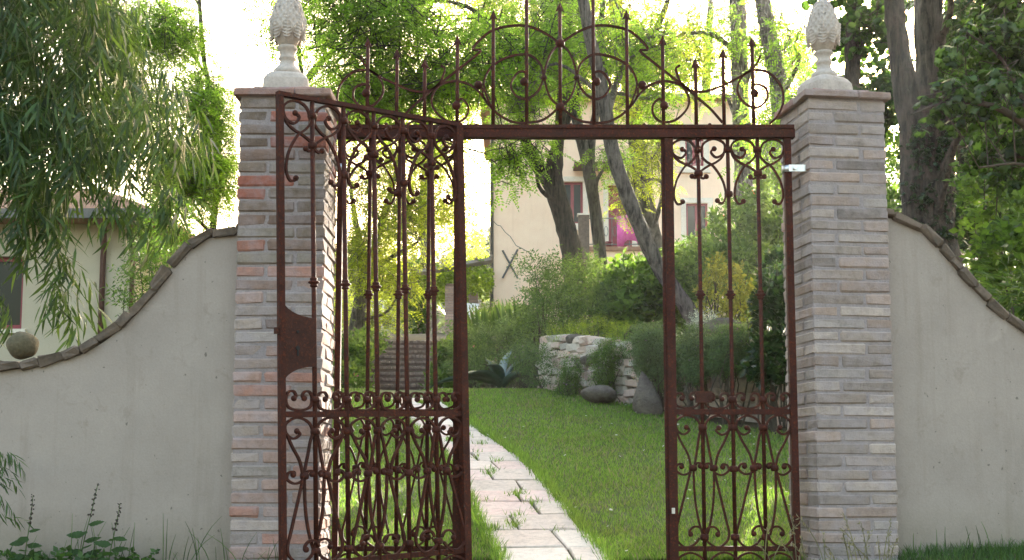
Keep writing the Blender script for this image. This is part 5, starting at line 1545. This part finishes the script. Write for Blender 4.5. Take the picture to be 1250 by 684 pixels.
g = blades(7000, edge_sampler, .04, .10, .005, 'path_edge_grass', 'lf_grass', .8); g['label'] = 'longer grass along the path edges'
def wall_l(n):
    X = rng.uniform(-2.9, -.85, n); return X, 6.28 - rng.random(n) ** 1.5 * .7 - .1 * (X > -1.36)
g = blades(9000, wall_l, .02, .075, .0045, 'wall_foot_grass_left', 'lf_weed', .9); g['label'] = 'dark grass along the foot of the left wall'
def wall_r(n):
    X = rng.uniform(1.5, 3.4, n); return X, 6.58 + np.maximum(X - 1.98, 0) * math.tan(RYAW) + .10 * (X > 1.98) - .02 - rng.random(n) ** 1.5 * .8
g = blades(9000, wall_r, .02, .075, .0045, 'wall_foot_grass_right', 'lf_weed', .9); g['label'] = 'dark grass along the foot of the right wall'
# daisies and clover heads
k = 170
X, Y = lawn_sampler(k); pos = np.stack([X, Y, gz(X, Y) + .055], 1)
V, F = scatter(FLOWER, pos, rotmats(rng.uniform(0, 6, k), rng.normal(size=k) * .3, rng.normal(size=k) * .3), rng.uniform(.018, .03, k))
o = obj('clover_flowers', mesh_np('clover_flowers', V, F), M['fl_white']); o['kind'] = 'stuff'; o['label'] = 'tiny white clover flowers in the lawn'

# long thin stalks by the left wall
def stalk_np(n, x0, x1, y0, h0, h1, m, name, label, heads=False, w=.0022):
    mb = MB()
    for i in range(n):
        x = rng.uniform(x0, x1); y = y0 - rng.uniform(0, .12); z = gzf(x, y); h = rng.uniform(h0, h1); a = rng.uniform(0, 6.28); le = rng.uniform(.05, .6) * h
        pts = [(x + math.cos(a) * le * u ** 2, y + math.sin(a) * le * u ** 2 * .5, z + h * (u - .22 * (le / h) * u ** 3)) for u in np.linspace(0, 1, 6)]
        mb.add(*tube(pts, [w] * 4 + [w * .7, w * .4], 3, False))
        if heads:
            p = np.array(pts[-1]); d = np.array(pts[-1]) - np.array(pts[-3]); d /= np.linalg.norm(d)
            for k in range(16):
                q = p - d * .006 * k + rng.normal(size=3) * .004
                dd = d + rng.normal(size=3) * .5; V_ = leaf4(q, dd, rng.normal(size=3), .022, .006)
                mb.add(V_, [(0, 1, 2, 4), (0, 4, 2, 3)])
    o = obj(name, mb.mesh(name), M[m]); o['kind'] = 'stuff'; o['label'] = label
stalk_np(60, -2.3, -1.05, 6.2, .12, .34, 'lf_weed', 'grass_stalks', 'thin bent grass stalks at the foot of the left wall')
stalk_np(26, 1.22, 1.95, 6.42, .14, .34, 'lf_straw', 'seeding_grass', 'pale seeding grass in front of the right pillar', True, .0028)
stalk_np(40, 1.98, 3.2, 6.68, .08, .2, 'lf_weed', 'wild_grass_stalks', 'thin grass stalks at the foot of the right wall')

# weeds with toothed leaves and dark flower spikes
def weed(label, px, ptop, Y, seed, flip):
    r = np.random.default_rng(seed)
    pb = P(px, 668, Y); pb[2] = gzf(pb[0], Y); zt_ = P(px, ptop, Y)[2] - pb[2]
    t = thing('mint_weed', label, 'weed', pb, 0, 'weeds at the foot of the left wall')
    st = [(0, 0, 0), (.01 * flip, 0, zt_ * .35), (.045 * flip, 0, zt_ * .7), (.075 * flip, -.01, zt_)]
    mb = MB(); pts = catmull([np.array(p) for p in st], 4)
    mb.add(*tube(pts, np.linspace(.0035, .0015, len(pts)), 5, False)); obj('stem', mb.mesh('stem', True), M['lf_weed'], t)
    for k in range(11):
        u = .05 + .56 * k / 11 + r.uniform(-.02, .02); c = np.array([np.interp(u * (len(pts) - 1), range(len(pts)), [p[q] for p in pts]) for q in range(3)])
        a = k * 1.9 + r.uniform(-.4, .4); l = r.uniform(.06, .10) * (1.15 - u * .6); d = np.array((math.cos(a), .5 * math.sin(a) - .3, r.uniform(-.35, .25))); d /= np.linalg.norm(d)
        s = np.cross(d, (r.uniform(-.3, .3), -.6, .8)); s /= np.linalg.norm(s); V = [c]
        prof = [(.18, .30), (.30, .27), (.36, .33), (.50, .25), (.56, .29), (.72, .16), (.77, .18), (1.0, .0)]
        V += [c + d * l * (.12 + x_) + s * l * y_ for x_, y_ in prof] + [c + d * l * (.12 + x_) - s * l * y_ - np.array((0, 0, .003)) for x_, y_ in prof[-2::-1]]
        nrm = np.cross(s, d)
        V = [v + nrm * 0 for v in V]; V.append(c + d * l * .6 - nrm * .006)
        m = len(V) - 1
        obj('leaf', mesh('leaf', V, [(m, i, (i + 1) % m) for i in range(m)]), M['lf_weed'], t)
    sp = MB()
    for k in range(7):
        u = .66 + .34 * k / 6; c = np.array([np.interp(u * (len(pts) - 1), range(len(pts)), [p[q] for p in pts]) for q in range(3)])
        for q in range(5):
            V, F = ball(c + np.array((r.normal() * .006, r.normal() * .006, r.normal() * .003)), .0042 * (1.25 - .5 * (u - .66) / .34), 5, 3); sp.add(V, F)
    obj('flower_spike', sp.mesh('flower_spike', True), M['twig'], t)
weed('short weed with two flower spikes near the left edge', 30, 605, 6.12, 1, .45)
weed('tallest weed with a dark flower spike against the left wall', 98, 592, 6.14, 2, 1.0)
weed('weed with a drooping spike nearest the left pillar', 132, 615, 6.10, 3, .7)
# low leafy weeds round them
n = 150
X = rng.uniform(-2.5, -1.7, n); Yy = 6.2 - np.abs(rng.normal(size=n)) * .1
pos = np.stack([X, Yy, gz(X, Yy) + rng.uniform(.01, .13, n)], 1)
V, F = scatter(TP['broad'], pos, rotmats(rng.uniform(0, 6.3, n), rng.uniform(-1.0, .1, n), rng.normal(size=n) * .4), rng.uniform(.05, .085, n))
o = obj('low_weeds', mesh_np('low_weeds', V, F), M['lf_weed']); o['kind'] = 'stuff'; o['label'] = 'low broad leaved weeds under the mint stems'
# leafy twig entering at the left edge
n = 26
c0 = P(-14, 575, 5.95)
pos = np.array([P(rng.uniform(-40, 8), rng.uniform(535, 640), 5.9 + rng.uniform(0, .15)) for _ in range(n)])
V, F = scatter(TP['bamboo'], pos, rotmats(rng.normal(size=n) * .5, rng.uniform(-.2, .4, n), rng.normal(size=n) * .4), rng.uniform(.08, .13, n))
tag(obj('leafy_twig', mesh_np('leafy_twig', V - c0, F), M['lf_bamboo'], None, c0), 'leafy twig reaching in at the left edge before the wall', 'twig')

# ------------------------------------------------------------------ far hills and woods
hx_ = np.linspace(-160, 160, 60); hy_ = np.linspace(75, 300, 26)
HXg, HYg = np.meshgrid(hx_, hy_)
hh = gz(HXg, HYg) - 1.5 + smooth(75, 240, HYg) * (26 + 7 * np.sin(HXg * .035 + 1) + 4 * np.sin(HXg * .11))
ii = (np.arange(25)[:, None] * 60 + np.arange(59)[None, :]).ravel()
hill = obj('hill', mesh_np('hill', np.stack([HXg.ravel(), HYg.ravel(), hh.ravel()], 1), np.stack([ii, ii + 1, ii + 61, ii + 60], 1), True), M['soil'])
hill['kind'] = 'structure'
n = 9000
X = rng.uniform(-120, 90, n); Yy = rng.uniform(62, 240, n)
zz = gz(X, Yy) - 1.5 + smooth(75, 240, Yy) * (26 + 7 * np.sin(X * .035 + 1) + 4 * np.sin(X * .11))
lump = 3.5 + 2.5 * np.sin(X * .5 + Yy * .2) * np.sin(Yy * .35 - X * .2)
pos = np.stack([X, Yy, zz + rng.random(n) ** .6 * lump], 1)
V, F = scatter(TP['broad'], pos, rotmats(rng.uniform(0, 6.3, n), rng.uniform(-1, .5, n), rng.normal(size=n) * .6), rng.uniform(1.2, 2.4, n))
o = obj('far_wood', mesh_np('far_wood', V, F), M['lf_far']); o['kind'] = 'stuff'; o['label'] = 'distant wooded hillside beyond the garden'

# ------------------------------------------------------------------ sunlit summer air
hb = MB().box((-199, -59, -4), (199, 299, 48))
m, nt, b = nmat('summer_haze')
nt.nodes.remove(b)
pv = N(nt, 'ShaderNodeVolumePrincipled', Density=.0003, Anisotropy=.75)
pv.inputs['Color'].default_value = (.93, .96, 1.0, 1)
L(nt, pv.outputs[0], nt.nodes['Material Output'].inputs['Volume'])
hz_ = obj('haze', hb.mesh('haze'), m)
hz_['kind'] = 'stuff'
